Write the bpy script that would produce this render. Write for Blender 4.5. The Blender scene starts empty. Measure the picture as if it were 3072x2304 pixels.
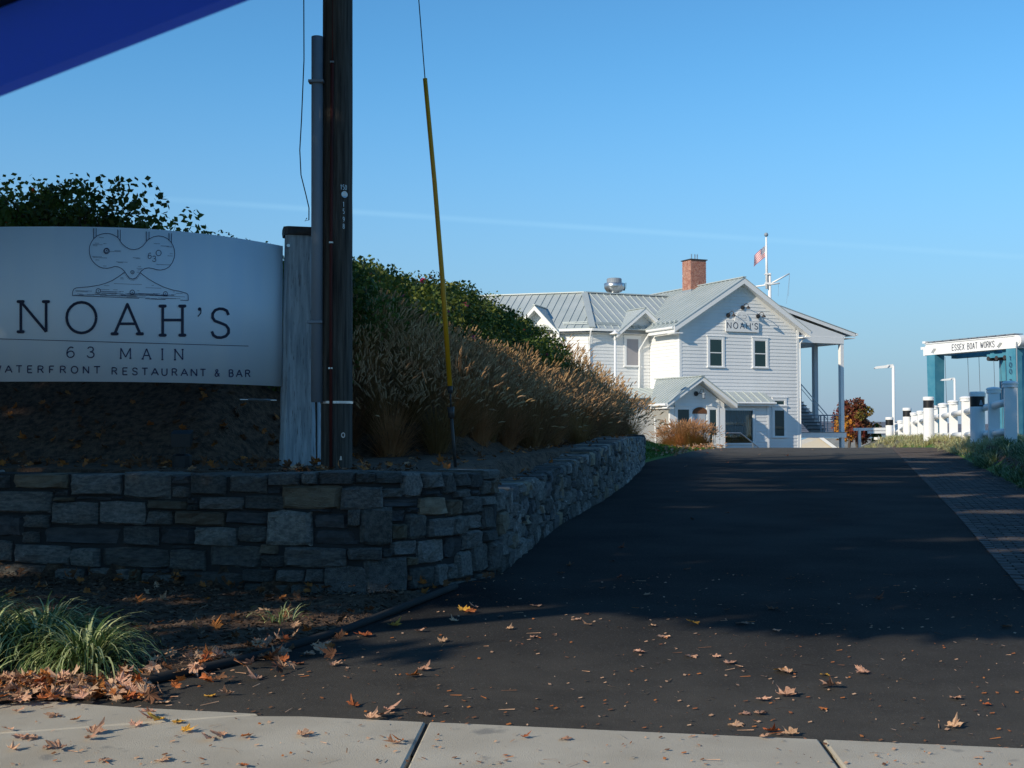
import bpy, math, random
from math import sin, cos, pi, radians
from mathutils import Vector, Matrix, noise
S = bpy.context.scene
COL = S.collection
random.seed(7)
# ---------------------------------------------------------------- camera
FPX = 1280.0
PITCH = math.atan(48 / FPX)
CAM = Vector((0, 0, 1.5))
cd = bpy.data.cameras.new('camera')
cd.lens = 45.0; cd.sensor_width = 36.0
cd.clip_start = 0.05; cd.clip_end = 9000
cd.dof.use_dof = True; cd.dof.focus_distance = 28.0; cd.dof.aperture_fstop = 30.0
cam = bpy.data.objects.new('camera', cd); COL.objects.link(cam)
cam.location = CAM; cam.rotation_euler = (pi / 2 + PITCH, 0, 0)
S.camera = cam
# ---------------------------------------------------------------- light
SUN_L = Vector((.656, .620, -.438)).normalized()
GX, GY = .656 / .438, .620 / .438
w = bpy.data.worlds.new('World'); S.world = w; w.use_nodes = True
nt = w.node_tree; nt.nodes.clear()
def wn(t, **k):
    n = nt.nodes.new(t)
    for a, b in k.items(): setattr(n, a, b)
    return n
sky = wn('ShaderNodeTexSky', sky_type='NISHITA', sun_disc=False)
sky.sun_elevation = math.asin(-SUN_L.z); sky.sun_rotation = math.atan2(-SUN_L.x, -SUN_L.y) % (2 * pi)
sky.altitude = 0; sky.air_density = 1.0; sky.dust_density = 0.0; sky.ozone_density = 3.5
bg = wn('ShaderNodeBackground'); bg.inputs[1].default_value = SKY_STRENGTH = 0.13
out = wn('ShaderNodeOutputWorld')
def pray(px, py):
    f = Vector((0, cos(PITCH), sin(PITCH))); u = Vector((0, -sin(PITCH), cos(PITCH)))
    return f + Vector(((px - 512) / FPX, 0, 0)) + u * ((384 - py) / FPX)
# faint old contrail: a thin streak along a great circle
tc = wn('ShaderNodeTexCoord'); n1 = pray(162, 199).cross(pray(1024, 257)).normalized()
dt = wn('ShaderNodeVectorMath', operation='DOT_PRODUCT'); dt.inputs[1].default_value = n1
ab = wn('ShaderNodeMath', operation='ABSOLUTE')
mr = wn('ShaderNodeMapRange'); mr.inputs[1].default_value = .0; mr.inputs[2].default_value = .0036
mr.inputs[3].default_value = 1; mr.inputs[4].default_value = 0; mr.interpolation_type = 'SMOOTHSTEP'
nz = wn('ShaderNodeTexNoise'); nz.inputs['Scale'].default_value = 9; nz.inputs['Detail'].default_value = 5
mm = wn('ShaderNodeMath', operation='MULTIPLY'); m2 = wn('ShaderNodeMath', operation='MULTIPLY'); m2.inputs[1].default_value = .11
mixw = wn('ShaderNodeMix', data_type='RGBA'); mixw.inputs[7].default_value = (9.2, 10.0, 10.6, 1)
L = nt.links.new
hsv = wn('ShaderNodeHueSaturation'); hsv.inputs['Saturation'].default_value = 1.12
L(tc.outputs['Generated'], dt.inputs[0]); L(dt.outputs['Value'], ab.inputs[0]); L(ab.outputs[0], mr.inputs[0])
L(tc.outputs['Generated'], nz.inputs['Vector']); L(mr.outputs[0], mm.inputs[0]); L(nz.outputs[0], mm.inputs[1])
L(mm.outputs[0], m2.inputs[0]); L(m2.outputs[0], mixw.inputs[0]); L(sky.outputs[0], hsv.inputs['Color']); L(hsv.outputs[0], mixw.inputs[6])
tint = wn('ShaderNodeMix', data_type='RGBA', blend_type='MULTIPLY'); tint.inputs[0].default_value = 1; tint.inputs[7].default_value = (.80, 1.19, 1.25, 1)
# pale autumn haze low over the horizon, the same all the way round
hz1 = wn('ShaderNodeSeparateXYZ'); L(tc.outputs['Generated'], hz1.inputs[0])
hz2 = wn('ShaderNodeMapRange', interpolation_type='SMOOTHSTEP'); hz2.inputs[1].default_value = -.06; hz2.inputs[2].default_value = .30; hz2.inputs[3].default_value = 1; hz2.inputs[4].default_value = 0
L(hz1.outputs[2], hz2.inputs[0]); hz3 = wn('ShaderNodeMix', data_type='RGBA'); hz3.inputs[7].default_value = (1.95, 2.55, 3.95, 1)
L(mixw.outputs[2], tint.inputs[6]); L(hz2.outputs[0], hz3.inputs[0]); L(tint.outputs[2], hz3.inputs[6]); L(hz3.outputs[2], bg.inputs[0]); L(bg.outputs[0], out.inputs[0])
sd = bpy.data.lights.new('sun', 'SUN'); sd.energy = 4.6; sd.angle = radians(.53); sd.color = (1, .885, .70)
so = bpy.data.objects.new('sun', sd); COL.objects.link(so)
so.rotation_euler = SUN_L.to_track_quat('-Z', 'Y').to_euler(); so.location = (-30, -30, 40)
S.view_settings.view_transform = 'Standard'; S.view_settings.look = 'None'
S.view_settings.exposure = 0.0; S.view_settings.gamma = 1.0; S.view_settings.use_curve_mapping = False
# ---------------------------------------------------------------- materials
def mat(name, col, rough=.7, col2=None, scale=5, detail=4, bump=0, bscale=None, metal=0, spec=.4, rnd=0, stretch=None,
        col3=None, trans=0, lo=.35, hi=.65, world=False, thr3=.62):
    """principled material: two or three colours mixed by noise, per-object variation, noise bump"""
    m = bpy.data.materials.new(name); m.use_nodes = True
    t = m.node_tree; t.nodes.clear(); K = t.links.new
    N = lambda ty: t.nodes.new(ty)
    o = N('ShaderNodeOutputMaterial'); p = N('ShaderNodeBsdfPrincipled')
    p.inputs['Roughness'].default_value = rough; p.inputs['Metallic'].default_value = metal
    p.inputs['Specular IOR Level'].default_value = spec
    c = N('ShaderNodeTexCoord'); vec = c.outputs['Object']
    if world:
        g = N('ShaderNodeNewGeometry'); vec = g.outputs['Position']
    oi = N('ShaderNodeObjectInfo')
    if rnd:
        va = N('ShaderNodeVectorMath'); va.operation = 'ADD'; K(vec, va.inputs[0])
        sc = N('ShaderNodeVectorMath'); sc.operation = 'SCALE'; K(oi.outputs['Random'], sc.inputs['Scale']); sc.inputs[0].default_value = (37, 19, 11)
        K(sc.outputs[0], va.inputs[1]); vec = va.outputs[0]
    if stretch:
        mp = N('ShaderNodeMapping'); mp.inputs['Scale'].default_value = stretch; K(vec, mp.inputs['Vector']); vec = mp.outputs[0]
    cur = None
    if col2:
        n = N('ShaderNodeTexNoise'); n.inputs['Scale'].default_value = scale; n.inputs['Detail'].default_value = detail; K(vec, n.inputs['Vector'])
        r = N('ShaderNodeMapRange'); r.inputs[1].default_value = lo; r.inputs[2].default_value = hi; K(n.outputs[0], r.inputs[0])
        x = N('ShaderNodeMix'); x.data_type = 'RGBA'; x.inputs[6].default_value = (*col, 1); x.inputs[7].default_value = (*col2, 1)
        K(r.outputs[0], x.inputs[0]); cur = x.outputs[2]
        if col3:
            n3 = N('ShaderNodeTexNoise'); n3.inputs['Scale'].default_value = scale * 3.1; n3.inputs['Detail'].default_value = 6; K(vec, n3.inputs['Vector'])
            r3 = N('ShaderNodeMapRange'); r3.inputs[1].default_value = thr3 - .04; r3.inputs[2].default_value = thr3 + .06; K(n3.outputs[0], r3.inputs[0])
            x3 = N('ShaderNodeMix'); x3.data_type = 'RGBA'; K(cur, x3.inputs[6]); x3.inputs[7].default_value = (*col3, 1)
            K(r3.outputs[0], x3.inputs[0]); cur = x3.outputs[2]
    if rnd:
        h = N('ShaderNodeHueSaturation')
        a = N('ShaderNodeMapRange'); a.inputs[3].default_value = 1 - rnd; a.inputs[4].default_value = 1 + rnd; K(oi.outputs['Random'], a.inputs[0])
        K(a.outputs[0], h.inputs['Value'])
        a2 = N('ShaderNodeMath'); a2.operation = 'MULTIPLY_ADD'; K(oi.outputs['Random'], a2.inputs[0]); a2.inputs[1].default_value = 7.31; a2.inputs[2].default_value = .1
        fr = N('ShaderNodeMath'); fr.operation = 'FRACT'; K(a2.outputs[0], fr.inputs[0])
        a3 = N('ShaderNodeMapRange'); a3.inputs[3].default_value = .5 - rnd * .04; a3.inputs[4].default_value = .5 + rnd * .03; K(fr.outputs[0], a3.inputs[0])
        K(a3.outputs[0], h.inputs['Hue'])
        if cur: K(cur, h.inputs['Color'])
        else: h.inputs['Color'].default_value = (*col, 1)
        cur = h.outputs[0]
    if cur: K(cur, p.inputs['Base Color'])
    else: p.inputs['Base Color'].default_value = (*col, 1)
    if bump:
        b = N('ShaderNodeBump'); b.inputs['Strength'].default_value = 1; b.inputs['Distance'].default_value = bump
        nb = N('ShaderNodeTexNoise'); nb.inputs['Scale'].default_value = bscale or scale * 4; nb.inputs['Detail'].default_value = 5; K(vec, nb.inputs['Vector'])
        K(nb.outputs[0], b.inputs['Height']); K(b.outputs[0], p.inputs['Normal'])
    if trans:
        tr = N('ShaderNodeBsdfTranslucent')
        if cur: K(cur, tr.inputs['Color'])
        else: tr.inputs['Color'].default_value = (*col, 1)
        ms = N('ShaderNodeMixShader'); ms.inputs[0].default_value = trans
        K(p.outputs[0], ms.inputs[1]); K(tr.outputs[0], ms.inputs[2]); K(ms.outputs[0], o.inputs[0])
    else: K(p.outputs[0], o.inputs[0])
    return m
M = {}
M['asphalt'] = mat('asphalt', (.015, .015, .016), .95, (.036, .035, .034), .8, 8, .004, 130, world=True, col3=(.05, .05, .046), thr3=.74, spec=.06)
# worn, dusty apron by the sidewalk, lightened further as painted sunlight on the asphalt
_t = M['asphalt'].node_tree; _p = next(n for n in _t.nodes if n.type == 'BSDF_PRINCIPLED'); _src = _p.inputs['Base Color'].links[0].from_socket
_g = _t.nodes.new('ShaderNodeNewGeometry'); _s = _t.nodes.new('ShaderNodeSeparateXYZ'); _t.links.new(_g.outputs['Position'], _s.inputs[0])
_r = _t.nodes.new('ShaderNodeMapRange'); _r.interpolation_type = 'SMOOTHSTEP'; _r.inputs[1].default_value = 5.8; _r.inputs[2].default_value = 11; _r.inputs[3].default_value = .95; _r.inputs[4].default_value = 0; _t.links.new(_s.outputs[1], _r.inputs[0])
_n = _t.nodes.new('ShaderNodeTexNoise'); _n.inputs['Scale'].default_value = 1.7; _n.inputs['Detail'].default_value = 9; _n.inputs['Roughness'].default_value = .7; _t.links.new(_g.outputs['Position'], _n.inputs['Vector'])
_r2 = _t.nodes.new('ShaderNodeMapRange'); _r2.interpolation_type = 'SMOOTHSTEP'; _r2.inputs[1].default_value = 33; _r2.inputs[2].default_value = 42; _r2.inputs[4].default_value = 1.5; _t.links.new(_s.outputs[1], _r2.inputs[0])  # painted sunlight: asphalt colour lightened toward the sunny crest
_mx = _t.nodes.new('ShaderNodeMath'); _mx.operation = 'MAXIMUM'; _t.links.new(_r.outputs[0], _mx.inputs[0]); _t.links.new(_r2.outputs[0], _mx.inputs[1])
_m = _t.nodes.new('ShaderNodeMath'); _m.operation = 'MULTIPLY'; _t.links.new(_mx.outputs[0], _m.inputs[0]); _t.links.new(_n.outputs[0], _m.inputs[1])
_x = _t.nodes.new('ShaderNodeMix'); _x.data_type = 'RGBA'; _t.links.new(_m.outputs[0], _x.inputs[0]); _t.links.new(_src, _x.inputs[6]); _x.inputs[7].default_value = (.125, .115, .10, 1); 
_ag = _t.nodes.new('ShaderNodeTexNoise'); _ag.inputs['Scale'].default_value = 70; _ag.inputs['Detail'].default_value = 2; _t.links.new(_g.outputs['Position'], _ag.inputs['Vector'])
_ar = _t.nodes.new('ShaderNodeMapRange'); _ar.inputs[1].default_value = .58; _ar.inputs[2].default_value = .72; _ar.inputs[4].default_value = .5; _t.links.new(_ag.outputs[0], _ar.inputs[0])
_x2 = _t.nodes.new('ShaderNodeMix'); _x2.data_type = 'RGBA'; _t.links.new(_ar.outputs[0], _x2.inputs[0]); _t.links.new(_x.outputs[2], _x2.inputs[6]); _x2.inputs[7].default_value = (.13, .125, .115, 1)
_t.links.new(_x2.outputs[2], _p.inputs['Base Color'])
M['mulch'] = mat('mulch', (.045, .027, .017), .95, (.15, .09, .055), 14, 8, .03, 40, world=True, col3=(.2, .15, .1), thr3=.66)
M['lawn'] = mat('lawn', (.06, .15, .018), .9, (.11, .19, .03), 9, 6, .03, 60, world=True)
M['field'] = mat('field', (.10, .10, .07), .95, (.16, .15, .11), .3, 6, world=True)
M['concrete'] = mat('concrete', (.41, .37, .30), .88, (.51, .47, .39), 1.6, 9, .003, 180, world=True, col3=(.27, .255, .225), thr3=.67)
M['paver'] = mat('paver', (.05, .043, .042), .9, (.085, .07, .065), 4, 5, .002, 60, world=True, rnd=.25)
M['stone'] = mat('stone', (.105, .105, .10), .9, (.235, .225, .20), 9, 12, .035, 30, rnd=.5, col3=(.36, .355, .33), thr3=.66)
M['stone_tan'] = mat('stone_tan', (.15, .12, .08), .85, (.24, .2, .14), 4, 9, .02, 22, rnd=.35)
M['stone_dark'] = mat('stone_dark', (.045, .047, .05), .8, (.1, .1, .1), 4, 9, .014, 25, rnd=.35)
M['core'] = mat('core', (.03, .03, .03), .95)
M['white'] = mat('white', (.80, .80, .79), .5, (.74, .745, .74), 1.2, 6, spec=.35)
M['trim'] = mat('trim', (.82, .82, .81), .4)
M['roof'] = mat('roof', (.44, .49, .48), .42, (.50, .54, .53), .9, 5, metal=.2, spec=.5)
M['brick'] = mat('brick', (.36, .12, .075), .85, (.55, .30, .22), 7, 3, .004, 60, col3=(.2, .07, .05), thr3=.62)
M['mortar'] = mat('mortar', (.42, .39, .35), .9)
M['galv'] = mat('galv', (.55, .57, .58), .28, (.42, .44, .45), 6, 4, metal=.85)
M['black'] = mat('black', (.012, .012, .013), .45)
M['iron'] = mat('iron', (.03, .03, .032), .5, (.06, .05, .045), 12, 4)
M['navy'] = mat('navy', (.010, .014, .045), .5)
M['print'] = mat('print', (.02, .03, .09), .6)
M['signgrey'] = mat('signgrey', (.06, .07, .10), .6)
M['banner'] = mat('banner', (.72, .83, .92), .38, (.80, .88, .93), .8, 4, spec=.35, stretch=(4, 4, .5))
M['oldwood'] = mat('oldwood', (.28, .33, .37), .85, (.50, .57, .61), 9, 8, .008, 30, stretch=(3, 3, .25), col3=(.12, .12, .12), thr3=.64)
M['polewood'] = mat('polewood', (.028, .024, .02), .85, (.10, .088, .072), 8, 8, .012, 26, stretch=(3.5, 3.5, .18), col3=(.12, .115, .1), thr3=.7)
M['conduit'] = mat('conduit', (.20, .24, .29), .6, (.27, .31, .35), 3, 5, stretch=(1, 1, .3))
M['rust'] = mat('rust', (.11, .014, .010), .75, (.05, .014, .011), 5, 4, stretch=(1, 1, .4))
M['yellow'] = mat('yellow', (.72, .36, .01), .45, (.6, .28, .01), 3, 4)
M['cyan'] = mat('cyan', (.045, .21, .31), .6, (.08, .27, .36), 1.2, 7, col3=(.2, .38, .44), thr3=.72)
M['carblue'] = mat('carblue', (.11, .27, .75), .6)
M['bark'] = mat('bark', (.06, .045, .035), .9, (.13, .105, .085), 6, 7, .03, 20, stretch=(2, 2, .4))
M['deck'] = mat('deck', (.22, .23, .24), .7, (.28, .29, .3), 6, 3)
M['stair'] = mat('stair', (.5, .53, .56), .7)
M['tread'] = mat('tread', (.05, .055, .065), .7)
M['shingle'] = mat('shingle', (.17, .18, .18), .9, (.25, .26, .25), 2, 6)
M['beige'] = mat('beige', (.62, .56, .46), .8)
M['hill'] = mat('hill', (.10, .115, .14), 1, (.17, .16, .18), .02, 8, world=True)
M['water'] = mat('water', (.05, .08, .1), .15, bump=.1, bscale=.4, world=True)
M['red'] = mat('red', (.55, .03, .04), .8)
M['flagw'] = mat('flagw', (.8, .8, .8), .8)
M['flagb'] = mat('flagb', (.03, .05, .2), .8)
M['shade_cloth'] = mat('shade_cloth', (.32, .31, .33), .8)
M['drape'] = mat('drape', (.16, .36, .46), .9)
M['room'] = mat('room', (.03, .04, .05), .9)
M['rubber'] = mat('rubber', (.02, .02, .02), .9)
M['rose_leaf'] = mat('rose_leaf', (.05, .10, .018), .6, (.15, .18, .03), 1.6, 4, rnd=.3, trans=.3, col3=(.20, .14, .02), thr3=.68)
M['twig'] = mat('twig', (.06, .035, .025), .9)
M['petal'] = mat('petal', (.62, .11, .28), .7, trans=.3)
M['hip'] = mat('hip', (.5, .07, .02), .5)
M['grass_stem'] = mat('grass_stem', (.27, .13, .045), .8, (.42, .22, .085), 3, 3, rnd=.35, trans=.3)
M['grass_head'] = mat('grass_head', (.42, .25, .12), .9, (.62, .42, .22), 4, 3, rnd=.25, trans=.25)
M['redgrass'] = mat('redgrass', (.42, .17, .06), .8, (.26, .17, .04), 3, 3, trans=.3)
M['redgrass_head'] = mat('redgrass_head', (.52, .28, .14), .8, trans=.3)
M['liriope'] = mat('liriope', (.055, .11, .03), .5, (.10, .15, .045), 5, 3, trans=.2)
M['liriope_pale'] = mat('liriope_pale', (.50, .54, .28), .5, (.36, .42, .18), 5, 3, trans=.2)
M['liriope_dry'] = mat('liriope_dry', (.60, .52, .28), .6, (.40, .38, .16), 4, 3, trans=.2)
M['leaf_tan'] = mat('leaf_tan', (.62, .40, .27), .75, (.46, .24, .14), 12, 4, rnd=.3, trans=.15)
M['leaf_orange'] = mat('leaf_orange', (.52, .17, .04), .7, (.34, .10, .03), 12, 4, rnd=.3, trans=.15)
M['leaf_yellow'] = mat('leaf_yellow', (.66, .38, .05), .7, (.52, .26, .04), 12, 4, rnd=.2, trans=.15)
M['leaf_brown'] = mat('leaf_brown', (.20, .085, .04), .8, (.13, .055, .03), 12, 4, rnd=.3, trans=.1)
M['maple_shade'] = mat('maple_shade', (.22, .13, .02), .6, (.12, .12, .02), 1, 4, trans=.06)
M['maple_red'] = mat('maple_red', (.21, .030, .022), .7, (.12, .045, .018), .9, 4, trans=.15, col3=(.20, .12, .03), thr3=.6)
M['maple_orange'] = mat('maple_orange', (.62, .2, .02), .7, (.5, .26, .03), 1.5, 4, trans=.2)
M['cedar'] = mat('cedar', (.035, .085, .015), .8, (.06, .12, .02), 3, 4)
def glassmat(name, col, thru):
    m = bpy.data.materials.new(name); m.use_nodes = True; t = m.node_tree; t.nodes.clear(); K = t.links.new
    o = t.nodes.new('ShaderNodeOutputMaterial'); g = t.nodes.new('ShaderNodeBsdfGlossy'); g.inputs['Roughness'].default_value = .04
    g.inputs['Color'].default_value = (.8, .9, .92, 1)
    d = t.nodes.new('ShaderNodeBsdfTransparent' if thru else 'ShaderNodeBsdfDiffuse'); d.inputs['Color'].default_value = (*col, 1)
    f = t.nodes.new('ShaderNodeFresnel'); f.inputs['IOR'].default_value = 1.5
    x = t.nodes.new('ShaderNodeMixShader'); K(f.outputs[0], x.inputs[0]); K(d.outputs[0], x.inputs[1]); K(g.outputs[0], x.inputs[2]); K(x.outputs[0], o.inputs[0])
    return m
M['glass'] = glassmat('glass', (.02, .045, .045), False)
M['clear'] = glassmat('clear', (.62, .72, .74), True)
# ---------------------------------------------------------------- mesh helpers
class MB:
    def __init__(s): s.v = []; s.f = []; s.m = []
    def add(s, vs, fs, mi=0):
        n = len(s.v); s.v += [tuple(p) for p in vs]; s.f += [tuple(i + n for i in f) for f in fs]; s.m += [mi] * len(fs); return s
    def box(s, x0, x1, y0, y1, z0, z1, mi=0):
        return s.add([(x0, y0, z0), (x1, y0, z0), (x1, y1, z0), (x0, y1, z0), (x0, y0, z1), (x1, y0, z1), (x1, y1, z1), (x0, y1, z1)],
                     [(0, 3, 2, 1), (4, 5, 6, 7), (0, 1, 5, 4), (1, 2, 6, 5), (2, 3, 7, 6), (3, 0, 4, 7)], mi)
    def bar(s, p, q, wx, wz, mi=0, up=(0, 0, 1)):
        p = Vector(p); q = Vector(q); d = (q - p).normalized(); u = Vector(up)
        sd_ = d.cross(u)
        if sd_.length < 1e-4: sd_ = d.cross(Vector((1, 0, 0)))
        sd_.normalize(); u = sd_.cross(d).normalized(); a = sd_ * wx / 2; b = u * wz / 2
        return s.add([p - a - b, p + a - b, p + a + b, p - a + b, q - a - b, q + a - b, q + a + b, q - a + b],
                     [(0, 1, 2, 3), (7, 6, 5, 4), (0, 4, 5, 1), (1, 5, 6, 2), (2, 6, 7, 3), (3, 7, 4, 0)], mi)
    def tube(s, pts, r, n=8, mi=0, caps=True):
        pts = [Vector(p) for p in pts]; rs = r if isinstance(r, (list, tuple)) else [r] * len(pts); vs = []; fs = []
        for i, p in enumerate(pts):
            d = (pts[min(i + 1, len(pts) - 1)] - pts[max(i - 1, 0)]).normalized()
            ref = Vector((0, 0, 1)) if abs(d.z) < .9 else Vector((1, 0, 0))
            a = d.cross(ref).normalized(); b = d.cross(a).normalized()
            for k in range(n): t = 2 * pi * k / n; vs.append(p + (a * cos(t) + b * sin(t)) * rs[i])
        for i in range(len(pts) - 1):
            for k in range(n): k2 = (k + 1) % n; fs.append((i * n + k, (i + 1) * n + k, (i + 1) * n + k2, i * n + k2))
        if caps: fs.append(tuple(range(n))); fs.append(tuple(range((len(pts) - 1) * n, len(pts) * n))[::-1])
        return s.add(vs, fs, mi)
    def lathe(s, prof, c=(0, 0, 0), n=24, mi=0):
        vs = []; fs = []
        for r, z in prof:
            for k in range(n): t = 2 * pi * k / n; vs.append((c[0] + r * cos(t), c[1] + r * sin(t), c[2] + z))
        for i in range(len(prof) - 1):
            for k in range(n): k2 = (k + 1) % n; fs.append((i * n + k, i * n + k2, (i + 1) * n + k2, (i + 1) * n + k))
        fs.append(tuple(range((len(prof) - 1) * n, len(prof) * n))); fs.append(tuple(range(n))[::-1])
        return s.add(vs, fs, mi)
    def ext(s, poly, vec, mi=0):
        """extrude a 3-D polygon by vec"""
        n = len(poly); P0 = [Vector(p) for p in poly]; v = Vector(vec)
        return s.add(P0 + [p + v for p in P0], [tuple(range(n))[::-1], tuple(range(n, 2 * n))] + [(i, (i + 1) % n, n + (i + 1) % n, n + i) for i in range(n)], mi)
    def mesh(s, name, mats, smooth=False):
        me = bpy.data.meshes.new(name); me.from_pydata(s.v, [], s.f)
        for k in (mats if isinstance(mats, (list, tuple)) else [mats]): me.materials.append(M[k])
        if len(set(s.m)) > 1: me.polygons.foreach_set('material_index', s.m)
        if smooth: me.polygons.foreach_set('use_smooth', [True] * len(s.f))
        me.update(); return me
def obj(name, mb, mats, parent=None, smooth=False, loc=None, kind=None, label=None, rot=None, scale=None):
    me = mb.mesh(name, mats, smooth) if isinstance(mb, MB) else mb
    o = bpy.data.objects.new(name, me); COL.objects.link(o)
    if parent: o.parent = parent
    if loc: o.location = loc
    if rot is not None: o.rotation_euler = rot
    if scale is not None: o.scale = scale
    if kind: o['kind'] = kind
    if label: o['label'] = label
    return o
def tag(o, label, cat, group=None):
    o['label'] = label; o['category'] = cat
    if group: o['group'] = group
    return o
def thing(name, label, cat, loc=(0, 0, 0), rz=0, group=None):
    o = bpy.data.objects.new(name, None); COL.objects.link(o); o.empty_display_size = .2
    o.location = loc; o.rotation_euler = (0, 0, rz); return tag(o, label, cat, group)
def dup(o, loc, rz=None, label=None, scale=None):
    c = o.copy(); COL.objects.link(c); c.location = loc
    if rz is not None: c.rotation_euler = (0, 0, rz)
    if scale is not None: c.scale = (scale,) * 3 if not isinstance(scale, tuple) else scale
    if label: c['label'] = label
    for ch in list(o.children):
        d = ch.copy(); COL.objects.link(d); d.parent = c
        for g in list(ch.children): e = g.copy(); COL.objects.link(e); e.parent = d
    return c
def lerp(tab, x):
    if x <= tab[0][0]: return tab[0][1]
    for (a, b), (c, d) in zip(tab, tab[1:]):
        if x <= c: return b + (d - b) * (x - a) / (c - a)
    return tab[-1][1]
def sm(x, a, b):
    t = max(0, min(1, (x - a) / (b - a))); return t * t * (3 - 2 * t)
# ---------------------------------------------------------------- stroke lettering
def earc(cx, cy, rx, ry, a0, a1, n=14): return [(cx + rx * cos(radians(a0 + (a1 - a0) * i / n)), cy + ry * sin(radians(a0 + (a1 - a0) * i / n))) for i in range(n + 1)]
GL = {'N': [[(0, 0), (0, 1)], [(0, 1), (1, 0)], [(1, 0), (1, 1)]], 'O': [earc(.5, .5, .5, .5, 0, 360, 24)], '0': [earc(.5, .5, .5, .5, 0, 360, 20)],
      'A': [[(0, 0), (.5, 1), (1, 0)], [(.17, .34), (.83, .34)]], 'H': [[(0, 0), (0, 1)], [(1, 0), (1, 1)], [(0, .52), (1, .52)]],
      'S': [[(.95, .78), (.85, .93), (.65, .99), (.45, 1), (.22, .95), (.08, .83), (.08, .69), (.2, .58), (.5, .51), (.8, .43), (.95, .3), (.95, .16), (.8, .05), (.55, 0), (.3, .01), (.12, .08), (.03, .22)]],
      '6': [[(.85, .9), (.6, 1), (.35, .93), (.12, .68), (.04, .38), (.12, .12), (.32, 0), (.65, 0), (.88, .12), (.96, .3), (.88, .48), (.65, .6), (.38, .58), (.14, .45), (.05, .3)]],
      '3': [[(.08, .85), (.3, 1), (.62, 1), (.84, .88), (.84, .68), (.65, .56), (.4, .54)], [(.4, .54), (.75, .5), (.95, .33), (.92, .13), (.7, .01), (.4, 0), (.15, .06), (.03, .2)]],
      'M': [[(0, 0), (0, 1), (.5, .12), (1, 1), (1, 0)]], 'I': [[(.5, 0), (.5, 1)]], 'W': [[(0, 1), (.25, 0), (.5, .85), (.75, 0), (1, 1)]],
      'T': [[(0, 1), (1, 1)], [(.5, 0), (.5, 1)]], 'E': [[(1, 0), (0, 0), (0, 1), (1, 1)], [(0, .52), (.85, .52)]], 'F': [[(0, 0), (0, 1), (1, 1)], [(0, .5), (.8, .5)]],
      'R': [[(0, 0), (0, 1), (.6, 1), (.88, .9), (.92, .75), (.85, .6), (.6, .52), (0, .52)], [(.5, .52), (1, 0)]],
      'U': [[(0, 1), (0, .3), (.12, .08), (.35, 0), (.65, 0), (.88, .08), (1, .3), (1, 1)]], 'B': [[(0, 0), (0, 1), (.6, 1), (.85, .9), (.85, .65), (.6, .54), (0, .54)], [(.6, .54), (.92, .42), (.95, .15), (.65, 0), (0, 0)]],
      '&': [[(1, 0), (.22, .75), (.25, .93), (.45, 1), (.65, .93), (.65, .72), (.2, .42), (.04, .22), (.15, .04), (.42, 0), (.72, .12), (.95, .48)]],
      "'": [[(.45, 1), (.6, .93), (.5, .8), (.2, .7)]], 'X': [[(0, 0), (1, 1)], [(0, 1), (1, 0)]], 'K': [[(0, 0), (0, 1)], [(1, 1), (0, .42)], [(.3, .6), (1, 0)]],
      '1': [[(.2, .8), (.5, 1), (.5, 0)]], '5': [[(.9, 1), (.15, 1), (.1, .55), (.5, .62), (.9, .45), (.9, .15), (.5, 0), (.1, .08)]],
      '9': [[(.9, .65), (.7, .45), (.3, .45), (.1, .7), (.3, .97), (.7, .97), (.9, .7), (.85, .3), (.4, 0)]], '8': [earc(.5, .76, .36, .24, 0, 360, 12), earc(.5, .26, .42, .26, 0, 360, 12)]}
_off = [0]
def strokes(mb, lines, wd, mp, mi=0, dots=True):
    """ribbons of constant width; mp(x, y, k) maps page to 3-D, k = tiny extra standoff so no two pieces are coplanar"""
    for ln in lines:
        for i, (p, q) in enumerate(zip(ln, ln[1:])):
            dx, dy = q[0] - p[0], q[1] - p[1]; l = math.hypot(dx, dy)
            if l < 1e-6: continue
            nx, ny = -dy / l * wd / 2, dx / l * wd / 2
            _off[0] = (_off[0] + 1) % 7; k = _off[0]
            mb.add([mp(p[0] + nx, p[1] + ny, k), mp(p[0] - nx, p[1] - ny, k), mp(q[0] - nx, q[1] - ny, k), mp(q[0] + nx, q[1] + ny, k)], [(0, 1, 2, 3)], mi)
            if dots and i > 0: mb.add([mp(p[0] + wd / 2 * cos(a * pi / 4), p[1] + wd / 2 * sin(a * pi / 4), k + 8) for a in range(8)], [tuple(range(8))], mi)
def glyph(mb, ch, x0, y0, x1, y1, wd, mp, mi=0, serif=0, dots=True):
    """box (x0, y0)-(x1, y1): y0 = baseline, y1 = cap line, whichever way y runs"""
    T = lambda p: (x0 + (x1 - x0) * p[0], y0 + (y1 - y0) * p[1])
    strokes(mb, [[T(p) for p in ln] for ln in GL[ch]], wd, mp, mi, dots)
    if serif:
        ends = {'N': [(0, 0), (0, 1), (1, 1)], 'A': [(0, 0), (1, 0)], 'H': [(0, 0), (0, 1), (1, 0), (1, 1)], 'I': [(.5, 0), (.5, 1)], 'M': [(0, 0), (1, 0)], 'R': [(0, 0)], 'T': [(.5, 0)], 'F': [(0, 0)]}.get(ch, [])
        for e in ends:
            c = T(e); strokes(mb, [[(c[0] - serif, c[1]), (c[0] + serif, c[1])]], wd * 1.15, mp, mi)
            if dots:
                for sx in (-1, 1): mb.add([mp(c[0] + sx * serif + wd * .58 * cos(a * pi / 4), c[1] + wd * .58 * sin(a * pi / 4), 16) for a in range(8)], [tuple(range(8))], mi)
# ================================================================ SETTING
def road(Y):
    if Y < 6.5: return 0.0
    if Y < 41: return .025 * (Y - 6.5)
    if Y < 51: d = Y - 41; return .8625 + .025 * d - .5 * .0055 * d * d
    return max(-1.6, .8375 - .03 * (Y - 51))
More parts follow.
